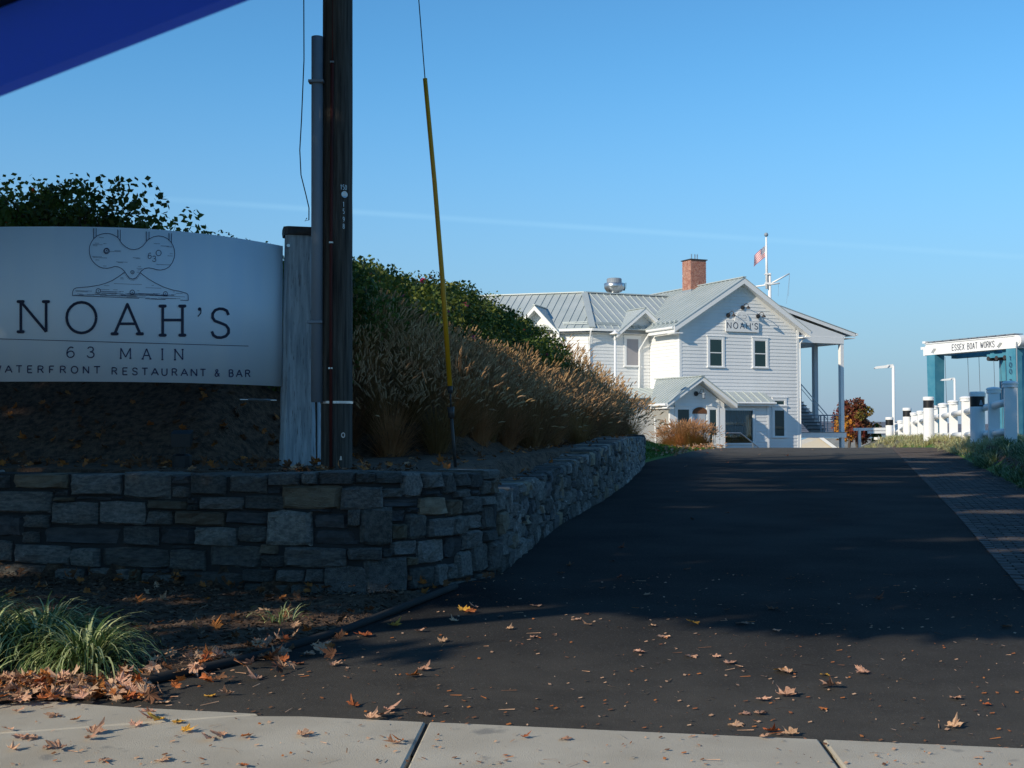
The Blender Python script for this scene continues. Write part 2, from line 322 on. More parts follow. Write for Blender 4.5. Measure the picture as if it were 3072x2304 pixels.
# outer face of the stone wall, then the left edge of the driveway
WALL = [(-16, 14.2), (-8, 13.0), (-4.9, 12.2), (-3.4, 11.66), (-2.0, 11.0), (-1.2, 10.86), (-.64, 11.35), (-.11, 12.2), (.33, 15.2), (.75, 17.6), (1.46, 20.9), (2.2, 25), (3.0, 30), (3.5, 33.8)]
EDGE = WALL + [(4.2, 36.2), (5.9, 41.7), (7.1, 45), (9.0, 50), (10.2, 56), (10.6, 62)]
def sdist(x, y, pl):
    best = 1e9; sg = 1
    for (ax, ay), (bx, by) in zip(pl, pl[1:]):
        dx, dy = bx - ax, by - ay; t = max(0, min(1, ((x - ax) * dx + (y - ay) * dy) / (dx * dx + dy * dy)))
        ex, ey = x - ax - t * dx, y - ay - t * dy; d = ex * ex + ey * ey
        if d < best: best = d; sg = 1 if dx * ey - dy * ex > 0 else -1
    return math.sqrt(best) * sg
def arcs(pl):
    a = [0]
    for (x, y), (u, v) in zip(pl, pl[1:]): a.append(a[-1] + math.hypot(u - x, v - y))
    return a
WA = arcs(WALL); UC = WA[7]                       # UC: where the front wall turns up the drive
def wall_at(u):
    for i in range(len(WALL) - 1):
        if u <= WA[i + 1] or i == len(WALL) - 2:
            t = (u - WA[i]) / (WA[i + 1] - WA[i]); (x, y), (a, b) = WALL[i], WALL[i + 1]
            return Vector((x + (a - x) * t, y + (b - y) * t)), math.atan2(b - y, a - x)
def wall_smooth(u):
    p, _ = wall_at(u); q0, _ = wall_at(max(0, u - .35)); q1, _ = wall_at(min(WA[-1], u + .35)); d = q1 - q0
    return p, math.atan2(d.y, d.x)
WTOP = [(12.3, .95), (14.4, .96), (17.3, 1.05), (21, 1.25), (26, 1.41), (33.8, 1.38)]
def wall_top(u):
    if u < UC + .05: return 1.14
    return lerp(WTOP, wall_at(u)[0].y)
EDGING = [(6.9, -2.9), (7.2, -2.45), (7.5, -2.08), (8.2, -1.62), (9.2, -1.18), (10.15, -.83), (11.2, -.5)]
LEFT = EDGING[:-1] + [(11.35, -.64), (12.2, -.11)] + [(y, x) for x, y in EDGE[8:]]
AR = [(5.8, 4.3), (11.1, 4.4), (18.7, 6.45), (30, 9.4), (45, 13.3), (60, 15.3), (75, 17.4), (95, 20)]
def left_x(Y): return lerp(LEFT, Y)
def asph_r(Y): return lerp(AR, Y)
def pav_r(Y): return asph_r(Y) + 1.95
def hill_cap(Y): return lerp([(12, 2.5), (20, 2.65), (26, 2.6), (30, 2.4), (34, 2.05), (38, 1.5), (42, .75), (47, .12), (55, 0)], Y)
def hill_s(x, y): return sdist(x, y, EDGE)
def height(x, y, s=None):
    z = road(y)
    if y < 5.0: return -.17
    if y < 7.3 and -8 < x < 8 : z -= .05
    if s is None: s = sdist(x, y, EDGE) if (x < 13 and 8 < y < 64 and x > -60) else (-5 if x > -20 else 5)
    if s > 0 and 10 < y < 60:
        Yw = min(y, 60)
        step = lerp([(11, 1.06), (12.4, .98), (14, .92), (17, .9), (21, .92), (26, .9), (33.8, .7), (35, .25), (38, .12), (60, 0)], y)
        base = lerp([(11, 1.12), (14, 1.16), (33.8, 1.4), (35.0, 1.05), (38, .95), (46, .92), (60, road(60))], y) if x > -30 else 1.1
        lowb = road(y)
        k = sm(s, .12, .36) if y < 34.2 else sm(s, .0, .8)
        sf = s if y > 21 else max(0.0, sdist(x, y, WALL[:8])) if x < 1.5 else 0.0
        sdv_ = max(0.0, sdist(x, y, EDGE[7:])) if x > -9 else 9.0
        off_f = lerp([(-8, 1.3), (-3.4, 1.9), (-2.0, 4.4), (1, 4.6)], x)
        eff = max(0, min(sf - off_f if y < 21 else 9, sdv_ - 1.0))
        top = base + lerp([(14, .72), (24, .72), (30, .95), (36, 1.0), (40, .75), (43, .35), (46, .1)], y) * eff
        cap = base + hill_cap(y)
        if top > cap - .5: top = cap - .5 + .5 * (1 - math.exp(-(top - cap + .5) / .5))
        z = lowb + (top - lowb) * k
        z += .03 * noise.noise(Vector((x * 1.3, y * 1.3, 3))) * sm(s, .6, 1.5)
        return z
    if left_x(y) - .1 < x < pav_r(y) - .35 and 6 < y < 100: return z - .06
    if x >= pav_r(y) - .35 and y > 6:
        r = x - pav_r(y); bank = max(0, lerp([(10, .75), (25, 1.05), (34, 1.15), (50, 1.2), (64, 1.1), (69, .85), (73, .1), (76, -.4), (100, -1.1)], y) - road(y))
        z += bank * sm(r, -.35, .45)
        z -= (1.8 + bank) * sm(r, 3.2, 10)
        return z
    if x < left_x(y) and y < 13: z += .03 + .02 * noise.noise(Vector((x * 2, y * 2, 1)))
    return z
def graded(a, b, st, far_lo, far_hi):
    n = int(round((b - a) / st)); mid = [a + (b - a) * i / n for i in range(n + 1)]
    lo = []; d = st; x = a
    while x > far_lo: d *= 1.35; x -= d; lo.append(x)
    hi = []; d = st; x = b
    while x < far_hi: d *= 1.35; x += d; hi.append(x)
    return lo[::-1] + mid + hi
xs = graded(-11, 17, .22, -2500, 2500); ys = graded(5, 47, .24, -300, 4200)
gm = MB(); nx = len(xs)
for y in ys:
    for x in xs:
        gm.v.append((x, y, height(x, y) if y < 200 else -2.2))
for j in range(len(ys) - 1):
    for i in range(nx - 1):
        gm.f.append((j * nx + i, j * nx + i + 1, (j + 1) * nx + i + 1, (j + 1) * nx + i))
        cx = (xs[i] + xs[i + 1]) / 2; cy = (ys[j] + ys[j + 1]) / 2
        m_ = 1
        if 5 < cy < 33 and cx < left_x(cy) + 1 and cx > -40: m_ = 0
        elif 11 < cy < 52 and cx < 10 and cx > -40 and sdist(cx, cy, EDGE) > (2.8 if cy > 34.3 else 0): m_ = 0 if cy < 46 else 1
        elif cx > pav_r(max(6, cy)) and cy < 60 and cx < pav_r(max(6, cy)) + 3: m_ = 0
        if cy > 58 or abs(cx) > 45: m_ = 2
        gm.m.append(m_)
obj('ground', gm, ['mulch', 'lawn', 'field'], smooth=True, kind='structure')
# driveway: asphalt sheet
dm = MB(); Y = 5.95; rows = []
while Y < 96: rows.append(Y); Y += .25 if Y < 14 else .5
NC = 10
for Y in rows:
    l = left_x(Y) if Y > 6.9 else -3.3; r = asph_r(Y)
    if l < -.2 and Y > 11: l -= .05
    for i in range(NC + 1):
        dm.v.append((l + (r - l) * i / NC, Y, road(Y) + .012 - (.004 if i == 0 else 0)))
for j in range(len(rows) - 1):
    for i in range(NC): a = j * (NC + 1) + i; dm.f.append((a, a + 1, a + NC + 2, a + NC + 1)); dm.m.append(0)
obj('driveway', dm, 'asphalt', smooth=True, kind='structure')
# paver strip: bedding sheet plus clay pavers with open joints
ps = obj('paver_path', MB(), 'core', kind='structure')
bm_ = MB()
for Y in rows: l = asph_r(Y); bm_.v += [(l, Y, road(Y) + .004), (l + 1.95, Y, road(Y) + .004)]
for j in range(len(rows) - 1): bm_.f.append((2 * j, 2 * j + 1, 2 * j + 3, 2 * j + 2)); bm_.m.append(0)
bp = obj('paver_bedding', bm_, 'core', ps)
pb = MB().box(-.108, .108, -.054, .054, -.045, 0); pme = [pb.mesh('paver', 'paver')]
rest = MB(); near = []
Y = 9.6; row = 0
while Y < 47:
    ang = math.atan2(asph_r(Y + .5) - asph_r(Y - .5), 1.0); sec = 1 / cos(ang)
    l = asph_r(Y) + .12; k = 0; x = l + (.11 if row % 2 else 0)
    while x < l + 1.72:
        z = road(Y) + .022 + random.uniform(-.003, .003)
        yy = Y - (x - l) * sin(ang) * .9
        if len(near) < 280 and x < .4 * yy + .3 and yy > 10.8: near.append((x, yy, z, -ang + random.uniform(-.02, .02)))
        else:
            c_, s_ = cos(-ang), sin(-ang); q = []
            for u, v in ((-.108, -.054), (.108, -.054), (.108, .054), (-.108, .054)): q.append((x + u * c_ - v * s_, yy + u * s_ + v * c_))
            rest.add([(a, b, z - .03) for a, b in q] + [(a, b, z) for a, b in q], [(4, 5, 6, 7), (0, 1, 5, 4), (1, 2, 6, 5), (2, 3, 7, 6), (3, 0, 4, 7)])
        x += .225 * sec
    Y += .1145; row += 1
for x, y, z, a in near: obj('paver', pme[0], None, ps, loc=(x, y, z), rot=(0, 0, a))
obj('pavers', rest, 'paver', ps, kind='stuff')
eb = MB()                                          # soldier course along the asphalt edge
Y = 9.6
while Y < 46:
    x = asph_r(Y) + .055; ang = -math.atan2(asph_r(Y + .5) - asph_r(Y - .5), 1.0); c_, s_ = cos(ang), sin(ang); z = road(Y) + .024 + random.uniform(-.003, .003)
    q = [(x + u * c_ - v * s_, Y + u * s_ + v * c_) for u, v in ((-.05, -.1), (.05, -.1), (.05, .1), (-.05, .1))]
    eb.add([(a, b, z - .03) for a, b in q] + [(a, b, z) for a, b in q], [(4, 5, 6, 7), (0, 1, 5, 4), (1, 2, 6, 5), (2, 3, 7, 6), (3, 0, 4, 7)])
    Y += .212
obj('edge_pavers', eb, 'paver', ps, kind='stuff')
# sidewalk: cast slabs with open joints
sw = obj('sidewalk', MB().box(-9, 7, 5.0, 5.9, -.2, -.03), 'core', kind='structure')
def far_edge(x): return lerp([(-9, 7.9), (-4.5, 7.45), (-2.87, 7.16), (-2.1, 6.93), (-1.3, 6.74), (-.43, 6.56), (1.48, 6.19), (2.6, 5.98), (7, 5.7)], x)
def slab(x0b, x0t, x1b, x1t, yb=4.95, top=None, bot=None, z=.03):
    N_ = 8; tp = []; bt = []
    for i in range(N_ + 1):
        t = i / N_; xt = x0t + (x1t - x0t) * t; xb = x0b + (x1b - x0b) * t
        tp.append((xt, (top or far_edge)(xt), z)); bt.append((xb, yb if bot is None else bot(xb), z))
    poly = bt + tp[::-1]
    m = MB(); m.ext([(x, y, z - .16) for x, y, z in poly], (0, 0, .152))
    c = Vector((sum(p[0] for p in poly) / len(poly), sum(p[1] for p in poly) / len(poly), 0))
    ins = []
    for p in poly: v = Vector(p); d = Vector((c.x - v.x, c.y - v.y, 0)).normalized(); ins.append(v + d * .012)
    n = len(poly); base = [(x, y, z - .008) for x, y, z in poly]
    m.add(base + ins, [(i, (i + 1) % n, n + (i + 1) % n, n + i) for i in range(n)] + [tuple(range(n, 2 * n))])
    m.f = [f for k, f in enumerate(m.f) if k != 1]; m.m = m.m[:len(m.f)]
    obj('slab', m, 'concrete', sw)
J = .011
slab(-.50 + J, -.43 + J, 1.40 - J, 1.48 - J)
slab(1.40 + J, 1.48 + J, 3.35, 3.42)
slab(3.37, 3.44, 6.9, 6.9)
diag = lambda x: lerp([(-9, 5.2), (-2.5, 6.3), (-1.29, 6.74), (-.4, 6.74)], x)
slab(-2.6, -2.87, -1.33, -1.33, bot=lambda x: diag(x) + .022, z=.029)
slab(-8.9, -8.9, -2.62, -2.89, bot=lambda x: diag(x) + .022, z=.03)
slab(-3.0, -3.0, -.50 - J, -.43 - J, top=lambda x: min(diag(x), far_edge(x)) - .004)
slab(-8.9, -8.9, -3.02, -3.02, top=lambda x: diag(x) - .004)
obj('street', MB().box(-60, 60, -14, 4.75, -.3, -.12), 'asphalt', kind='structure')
kb = obj('kerb', MB(), 'concrete', kind='structure')
kme = MB().box(-1.48, 1.48, 0, .17, -.25, .028).mesh('kerb_stone', 'concrete')
for i in range(-6, 7): obj('kerb_stone', kme, None, kb, loc=(i * 3.0, 4.765, 0))
# black steel edging between mulch and asphalt
em = MB(); pts = [(x + random.uniform(-.015, .015), y, road(y) + .035 + random.uniform(-.008, .008)) for y, x in EDGING]
fin = []
for a, b in zip(pts, pts[1:]):
    for k in range(4): fin.append(tuple(a[i] + (b[i] - a[i]) * k / 4 for i in range(3)))
em.tube(fin + [pts[-1]], .03, 8)
tag(obj('bed_edging', em, 'rubber', smooth=True), 'black round edging curving between the mulch bed and the asphalt', 'edging')
# far ground: river and hills
obj('river', MB().add([(-3000, 260, -2.0), (3000, 260, -2.0), (3000, 1300, -2.0), (-3000, 1300, -2.0)], [(0, 1, 2, 3)]), 'water', kind='structure')
hm = MB(); NH = 240
for j, (yy, hh) in enumerate(((1250, -3), (1500, .55), (1750, 1.0), (2100, .5))):
    for i in range(NH + 1):
        x = -2600 + 5200 * i / NH
        n_ = 14 + 5 * noise.noise(Vector((x * .0035, 2, 0))) + 3 * noise.noise(Vector((x * .012, 7, j))) + 1.2 * noise.noise(Vector((x * .05, 1, j)))
        hm.v.append((x, yy, n_ * hh if hh > 0 else -3))
for j in range(3):
    for i in range(NH): a = j * (NH + 1) + i; hm.f.append((a, a + 1, a + NH + 2, a + NH + 1)); hm.m.append(0)
obj('hills', hm, 'hill', smooth=True, kind='structure')
# ================================================================ STONE WALL
sw_t = thing('stone_wall', 'low curved dry stone retaining wall of grey granite blocks beside the driveway', 'stone wall', (0, 0, 0))
def stone_mesh(seed, depth=.34, nx=5, nz=4, top=False):
    """unit block: front face bulged, chamfered and uneven; x, z in -.5...5"""
    r = random.Random(seed); m = MB()
    us = [-.5] + [(-.5 + .07 + .86 * i / (nx - 2)) for i in range(nx - 1)] + [.5]
    us = sorted(set(us)); vs_ = [-.5, -.41, 0, .41, .5]
    G = []
    c = [r.uniform(0, .07) for _ in range(4)]
    for v in vs_:
        for u in us:
            edge = abs(u) > .49 or abs(v) > .49
            d = -.04 if edge else r.uniform(-.026, .024)
            uu = u + (r.uniform(-.012, .012)); vv = v + r.uniform(-.03, .03)
            if abs(u) > .42 and abs(v) > .4:
                k = c[(u > 0) * 2 + (v > 0)]; uu *= 1 - k * 1.0; vv *= 1 - k * 1.6
            G.append((uu, -d * 1.0 * -1 * -1, vv))
    n = len(us)
    fs = [(j * n + i, j * n + i + 1, (j + 1) * n + i + 1, (j + 1) * n + i) for j in range(len(vs_) - 1) for i in range(n - 1)]
    m.add(G, fs)
    ring = [i for i in range(n)] + [j * n + n - 1 for j in range(1, len(vs_))] + [(len(vs_) - 1) * n + i for i in range(n - 2, -1, -1)] + [j * n for j in range(len(vs_) - 2, 0, -1)]
    b0 = len(m.v); m.v += [(m.v[i][0], depth, m.v[i][2]) for i in ring]
    for k in range(len(ring)): k2 = (k + 1) % len(ring); m.f.append((ring[k2], ring[k], b0 + k, b0 + k2)); m.m.append(0)
    return m
SV = [stone_mesh(i) for i in range(12)]; SD = [stone_mesh(40 + i, .6) for i in range(8)]
SMESH = {}
for mn in ('stone', 'stone_tan', 'stone_dark'):
    SMESH[mn] = [m.mesh('stone', mn) for m in SV]; SMESH[mn + 'D'] = [m.mesh('stone', mn) for m in SD]
far_stones = MB()
nst = [0]
def put_stone(u, z, wd, ht, mn='stone', top=False, out_=0, stuff=False):
    p, a = wall_smooth(u); q = p + Vector((sin(a), -cos(a))) * (out_ + random.uniform(-.012, .022))
    tilt = random.uniform(-.012, .012)
    if stuff:
        m = SD[random.randrange(8)] if top else SV[random.randrange(12)]
        R = Matrix.Translation((q.x, q.y, z)) @ Matrix.Rotation(a, 4, 'Z') @ Matrix.Rotation(tilt, 4, 'Y')
        far_stones.add([R @ Vector((v[0] * wd, v[1], v[2] * ht)) for v in m.v], m.f, {'stone': 0, 'stone_tan': 1, 'stone_dark': 2}[mn]); return
    me = random.choice(SMESH[mn + ('D' if top else '')])
    o = obj('stone', me, None, sw_t, loc=(q.x, q.y, z), rot=(0, tilt, a), scale=(wd * random.choice((-1, 1)) if False else wd, 1, ht)); nst[0] += 1
def hit_wall(px, py):
    r = pray(px, py); best = None
    for i in range(len(WALL) - 1):
        (ax, ay), (bx, by) = WALL[i], WALL[i + 1]; dx, dy = bx - ax, by - ay; k = r.x / r.y
        den = dx - k * dy
        if abs(den) < 1e-9: continue
        t = (k * ay - ax) / den
        if -.001 <= t <= 1.001:
            Y = ay + t * dy
            if Y > 0 and (best is None or Y < best[0]): best = (Y, WA[i] + t * (WA[i + 1] - WA[i]))
    if best is None: return None
    Y, u = best; return u, CAM.z + r.z / r.y * Y
C1 = """-150 165 45 262;72 155 440 258;455 158 790 300;795 150 1112 325;1112 165 1245 232 d;1125 240 1238 320;1247 155 1487 303;1502 160 1755 290;1768 150 1980 240;2000 145 2095 232
-100 270 330 420;335 262 448 308 d;340 312 475 345 t;480 308 720 335 d;725 305 800 332 d;320 345 637 503;643 340 957 500;965 333 1225 395;1225 312 1300 360 d;1230 362 1305 402;1310 310 1610 400;1618 300 1867 400;1760 245 1850 295 d;1855 235 2261 395 t
-80 430 140 580 d;147 430 310 522;135 540 240 622 l;968 403 1130 500;1140 405 1475 503 t;1480 403 1757 495 d;1760 400 2065 638;2068 422 2298 527 d;2068 530 2400 638 d;2040 392 2200 418 d
255 510 797 632 d;800 505 1040 640;1047 510 1272 635 d;1278 512 1557 645;1562 503 1755 620
-60 600 62 745;70 628 450 762;455 650 643 780;650 648 1108 785;1110 660 1345 800;1115 635 1270 658 d;1372 630 1712 785;1715 628 1828 695 t;1718 702 1868 785;1870 645 2298 785
-80 760 350 900;358 785 547 910;565 785 845 910;850 792 918 915 t;922 820 1172 930;925 785 1110 815 d;1175 808 1250 850;1197 810 1598 945;1605 790 1805 880;1817 795 2012 882;2015 790 2140 882;1610 888 1895 970;1925 892 2042 980;2045 892 2140 980"""
C2 = """103 330 327 415;340 335 455 405;458 330 625 408;628 335 755 487;762 335 875 437;880 335 945 470;950 335 1030 425;1033 335 1112 433;1118 318 1212 378
250 420 492 565;500 430 622 492;497 500 735 548 d;755 445 875 483 d;950 437 1045 490;1050 440 1110 475 d
735 485 897 600;905 497 990 600;998 480 1095 585;1112 382 1150 470;1154 382 1210 470
285 560 368 665;372 545 548 778;540 560 652 640 d;655 548 732 580 d;655 585 780 740;550 645 655 745 t;782 612 930 730;932 597 1012 720;1018 590 1108 680;1112 540 1190 680;1100 478 1195 535
290 790 487 872;495 795 555 850;560 750 722 840;725 740 880 890;882 715 985 862 d;988 685 1105 800;1110 685 1200 750
22 920 140 1005;145 900 408 1092;410 850 650 1078;655 845 720 900 t;668 905 832 1040;836 890 900 1030;905 890 955 985;960 810 1040 975;1045 765 1142 940;1145 755 1215 930
410 1072 570 1105;575 1050 760 1100;765 1042 890 1080;895 990 1075 1040;1080 945 1180 985"""
def trace(txt, ox, oy, sc):
    for it in txt.replace('\n', ';').split(';'):
        t = it.split(); x0, y0, x1, y1 = map(float, t[:4]); k = t[4] if len(t) > 4 else ''
        h = [hit_wall((ox + x * sc) / 3, (oy + y * sc) / 3) for x, y in (((x0 + x1) / 2, y0), ((x0 + x1) / 2, y1), (x0, (y0 + y1) / 2), (x1, (y0 + y1) / 2))]
        if any(q is None for q in h): continue
        wd = h[3][0] - h[2][0]; ht = h[0][1] - h[1][1]; u = (h[2][0] + h[3][0]) / 2; z = (h[0][1] + h[1][1]) / 2
        tp = h[0][1] > 1.06
        put_stone(u, z, wd - .010, ht - .010, 'stone_dark' if k == 'd' else 'stone_tan' if k == 't' or (not k and random.random() < .06) else 'stone', tp, -.03 if k == 'd' else 0)
trace(C1, 0, 1350, .45208); trace(C2, 900, 1250, .4973)
u_first = hit_wall(0, 520)[0]
def pack(u0, u1, zb, zt, wr, stuffed):
    """fill a stretch of wall with interlocking blocks: uneven courses broken by jumpers"""
    rr = random.Random(int(u0 * 100)); cell = .055; nxn = int((u1 - u0) / cell)
    hz = [int(round((zt(u0 + (i + .5) * cell) - zb(u0 + (i + .5) * cell)) / cell)) for i in range(nxn)]
    mxh = max(hz); used = [[False] * (mxh + 1) for _ in range(nxn)]
    for j in range(mxh + 1):
        i = 0
        while i < nxn:
            if used[i][j] or j >= hz[i]: i += 1; continue
            w_ = rr.choice(wr); h_ = rr.choice((2, 3, 3, 4, 4))
            ww = 0
            while ww < w_ and i + ww < nxn and not used[i + ww][j] and j < hz[i + ww]: ww += 1
            left = hz[i] - j
            if left - h_ < 2: h_ = left
            if h_ > 5: h_ = h_ // 2
            for a in range(ww):
                for b in range(h_):
                    if j + b <= mxh: used[i + a][j + b] = True
            uc = u0 + (i + ww / 2) * cell; rat = (zt(uc) - zb(uc)) / max(1, hz[min(nxn - 1, i + ww // 2)]); z = zb(uc) + (j + h_ / 2) * rat
            tp = j + h_ >= hz[i] - 1
            t = rr.random()
            put_stone(uc, z, ww * cell - .013, h_ * rat - .011, 'stone_dark' if t < .16 else 'stone_tan' if t < .28 else 'stone', tp, 0, stuffed(uc) or ww < 3 or h_ < 2)
            i += ww
zlow = lambda u: road(wall_at(u)[0].y) - .03
pack(u_first - 4.5, u_first - .25, lambda u: .03, lambda u: 1.13, (4, 5, 6, 8, 9), lambda u: True)
pack(UC + .12, WA[-1], zlow, wall_top, (4, 5, 6, 7, 9), lambda u: wall_at(u)[0].y > 25 or nst[0] > 292)
u_end = WA[-1]
obj('stones', far_stones, ['stone', 'stone_tan', 'stone_dark'], sw_t, kind='stuff')
cm = MB(); prev = None                              # dark heart of the wall behind the faces, and its cap bedding
us_ = [0 + .2 * i for i in range(int(WA[-1] / .2) + 1)]
for u in us_:
    p, a = wall_smooth(u); nrm = Vector((-sin(a), cos(a))); q0 = p + nrm * .06; q1 = p + nrm * .55
    zt = wall_top(u) - .035; zb = zlow(u) - .25; cm.v += [(q0.x, q0.y, zb), (q0.x, q0.y, zt), (q1.x, q1.y, zt), (q1.x, q1.y, zb)]
for k in range(len(us_) - 1):
    a = k * 4
    for i in range(4): cm.f.append((a + i, a + (i + 1) % 4, a + 4 + (i + 1) % 4, a + 4 + i)); cm.m.append(0)
cm.f += [(3, 2, 1, 0), tuple(len(cm.v) - 4 + i for i in range(4))]; cm.m += [0, 0]
obj('wall_core', cm, 'core', sw_t)
# end of the wall by the lawn
em2 = MB(); p, a = wall_at(WA[-1]); rr = random.Random(5)
z = zlow(WA[-1])
while z < wall_top(WA[-1]) - .05:
    h_ = rr.uniform(.14, .22); h_ = min(h_, wall_top(WA[-1]) - z); x = 0
    while x < .6:
        wd = rr.uniform(.16, .3); m = SV[rr.randrange(12)]
        R = Matrix.Translation((p.x - x - wd / 2, p.y + .05 + x * .2, z + h_ / 2)) @ Matrix.Rotation(pi - .1, 4, 'Z')
        em2.add([R @ Vector((v[0] * wd, v[1] * .5, v[2] * h_)) for v in m.v], m.f); x += wd
    z += h_
obj('end_stones', em2, 'stone', sw_t, kind='stuff')
# ================================================================ RESTAURANT
TH = radians(24)
HO = (8.656, 66.0, 0.0)
H = thing('clapboard_restaurant', 'white clapboard restaurant with grey metal roofs and brick chimney at the end of the driveway', 'building', HO, TH)
A_ = Vector((cos(TH), sin(TH))); B_ = Vector((-sin(TH), cos(TH))); HO2 = Vector(HO[:2])
def onb(px, py, b):
    r = pray(px, py); d = Vector((r.x, r.y)); c = -HO2
    t = (b - c.dot(B_)) / d.dot(B_); w_ = c + d * t
    return w_.dot(A_), CAM.z + r.z * t
def z2(x, y): return (1400 + x * .5425) / 3, (650 + y * .5425) / 3
def z4(x, y): return (2450 + x * .30136) / 3, (950 + y * .30136) / 3
BH = .183
def boards(org, d, z0, ranges, parent=H, n=None, skip=None):
    """lap siding as single boards; ranges(z) -> list of (u0, u1) along d; d = unit (a, b); outward n"""
    d = Vector(d); n = Vector(n) if n else Vector((d.y, -d.x)); cache = {}; z = z0; k = 0
    while True:
        lo = ranges(z + .01); hi = ranges(z + BH - .01)
        if lo is None: break
        for q, (u0, u1) in enumerate(lo):
            if hi and q < len(hi): v0, v1 = hi[q]
            else: v0 = v1 = (u0 + u1) / 2
            key = (round(u0, 3), round(u1, 3), round(v0, 3), round(v1, 3))
            if key not in cache:
                def P(u, o, zz): return (org[0] + d.x * u + n.x * o, org[1] + d.y * u + n.y * o, zz)
                m = MB().add([P(u0, .034, 0), P(u1, .034, 0), P(u1, 0, 0), P(u0, 0, 0), P(v0, .012, BH + .004), P(v1, .012, BH + .004), P(v1, 0, BH + .004), P(v0, 0, BH + .004)],
                             [(0, 3, 2, 1), (4, 5, 6, 7), (0, 1, 5, 4), (1, 2, 6, 5), (2, 3, 7, 6), (3, 0, 4, 7)])
                cache[key] = m.mesh('clapboard', 'white')
            obj('clapboard', cache[key], None, parent, loc=(0, 0, z))
        z += BH; k += 1
        if k > 80: break
def wallbox(name, org, d, u0, u1, z0, z1, t=.12, m='white', parent=H, top=None):
    d = Vector(d); n = Vector((d.y, -d.x)); m_ = MB()
    poly = [(u0, z0), (u1, z0)] + (top or [(u1, z1), (u0, z1)])
    m_.ext([(org[0] + d.x * u - n.x * .002, org[1] + d.y * u - n.y * .002, z) for u, z in poly], (-n.x * t, -n.y * t, 0))
    return obj(name, m_, m, parent)
def clip(poly, f):
    out_ = []
    for i in range(len(poly)):
        p, q = poly[i - 1], poly[i]; a, b = f(p), f(q)
        if (a >= 0) != (b >= 0): t = a / (a - b); out_.append((p[0] + (q[0] - p[0]) * t, p[1] + (q[1] - p[1]) * t))
        if b >= 0: out_.append(q)
    return out_
def roofplane(p0, e, up, slope, poly, z0, sp=.42, off=0, parent=H, th=.035, nm='roof_panel', rh=.045, rw=.035):
    """standing seam roof: poly in (s along eave, t up the slope in plan); every pan with its seam is one panel"""
    e = Vector(e); up = Vector(up)
    s0 = min(p[0] for p in poly); s1 = max(p[0] for p in poly); k = math.floor((s0 - off) / sp)
    def P(s, t, h=0): q = Vector(p0) + e * s + up * t; return (q.x, q.y, z0 + slope * t + h)
    while k * sp + off < s1:
        a, b = k * sp + off, (k + 1) * sp + off; k += 1
        c = clip(clip(poly, lambda p: p[0] - a), lambda p: b - p[0])
        if len(c) < 3: continue
        ar = abs(sum(c[i - 1][0] * c[i][1] - c[i][0] * c[i - 1][1] for i in range(len(c)))) / 2
        if ar < .01: continue
        m = MB(); m.ext([P(s, t, -th) for s, t in c], (0, 0, th))
        if a > s0 + .02:
            ts = [t for s, t in c if abs(s - a) < .004]
            if len(ts) >= 2 and max(ts) - min(ts) > .05:
                t0, t1 = min(ts), max(ts); m.bar(P(a, t0 + .01, rh / 2), P(a, t1 - .01, rh / 2), rw, rh)
        obj(nm, m, 'roof', parent)
def trimbar(name, pts, wx, wz, m='trim', parent=H):
    b = MB()
    for p, q in zip(pts, pts[1:]): b.bar(p, q, wx, wz)
    return obj(name, b, m, parent)
def window(org, d, u0, u1, z0, z1, style='double', m='glass', parent=H, name='window', tw=.13):
    """trim proud of the siding, sashes and panes set back inside"""
    d = Vector(d); n = Vector((d.y, -d.x)); rz = math.atan2(d.y, d.x)
    r = bpy.data.objects.new(name, None)
    def L_(m_, u, v, o0, o1, za, zb, mi=0):
        P = lambda uu, oo, zz: (org[0] + d.x * uu + n.x * oo, org[1] + d.y * uu + n.y * oo, zz)
        m_.add([P(u, o1, za), P(v, o1, za), P(v, o0, za), P(u, o0, za), P(u, o1, zb), P(v, o1, zb), P(v, o0, zb), P(u, o0, zb)],
               [(0, 3, 2, 1), (4, 5, 6, 7), (0, 1, 5, 4), (1, 2, 6, 5), (2, 3, 7, 6), (3, 0, 4, 7)], mi)
    f = MB()
    L_(f, u0 - tw, u0, .0, .062, z0, z1 + tw); L_(f, u1, u1 + tw, .0, .062, z0, z1 + tw); L_(f, u0, u1, .0, .060, z1, z1 + tw)
    L_(f, u0 - tw - .04, u1 + tw + .04, .0, .085, z1 + tw, z1 + tw + .035)
    w_ = obj(name, f, 'trim', parent)
    s = MB(); L_(s, u0 - tw - .03, u1 + tw + .03, 0, .11, z0 - .06, z0); obj('sill', s, 'trim', w_)
    k = MB(); sw_ = .04
    L_(k, u0, u0 + sw_, .036, .050, z0, z1); L_(k, u1 - sw_, u1, .036, .050, z0, z1); L_(k, u0 + sw_, u1 - sw_, .036, .050, z0, z0 + sw_); L_(k, u0 + sw_, u1 - sw_, .036, .050, z1 - sw_, z1)
    zm = (z0 + z1) / 2
    if style == 'double': L_(k, u0 + sw_, u1 - sw_, .036, .054, zm - .025, zm + .025)
    obj('sash', k, 'trim', w_)
    panes = [(z0 + sw_, zm - .025), (zm + .025, z1 - sw_)] if style == 'double' else [(z0 + sw_, z1 - sw_)]
    for za, zb in panes: p = MB(); L_(p, u0 + sw_, u1 - sw_, .036, .040, za, zb); obj('pane', p, m, w_)
    return w_
RK = 3.72; EZ = 6.95; SL = .63
roofz = lambda a: EZ + SL * (4.27 - abs(a - RK))
W = 7.45
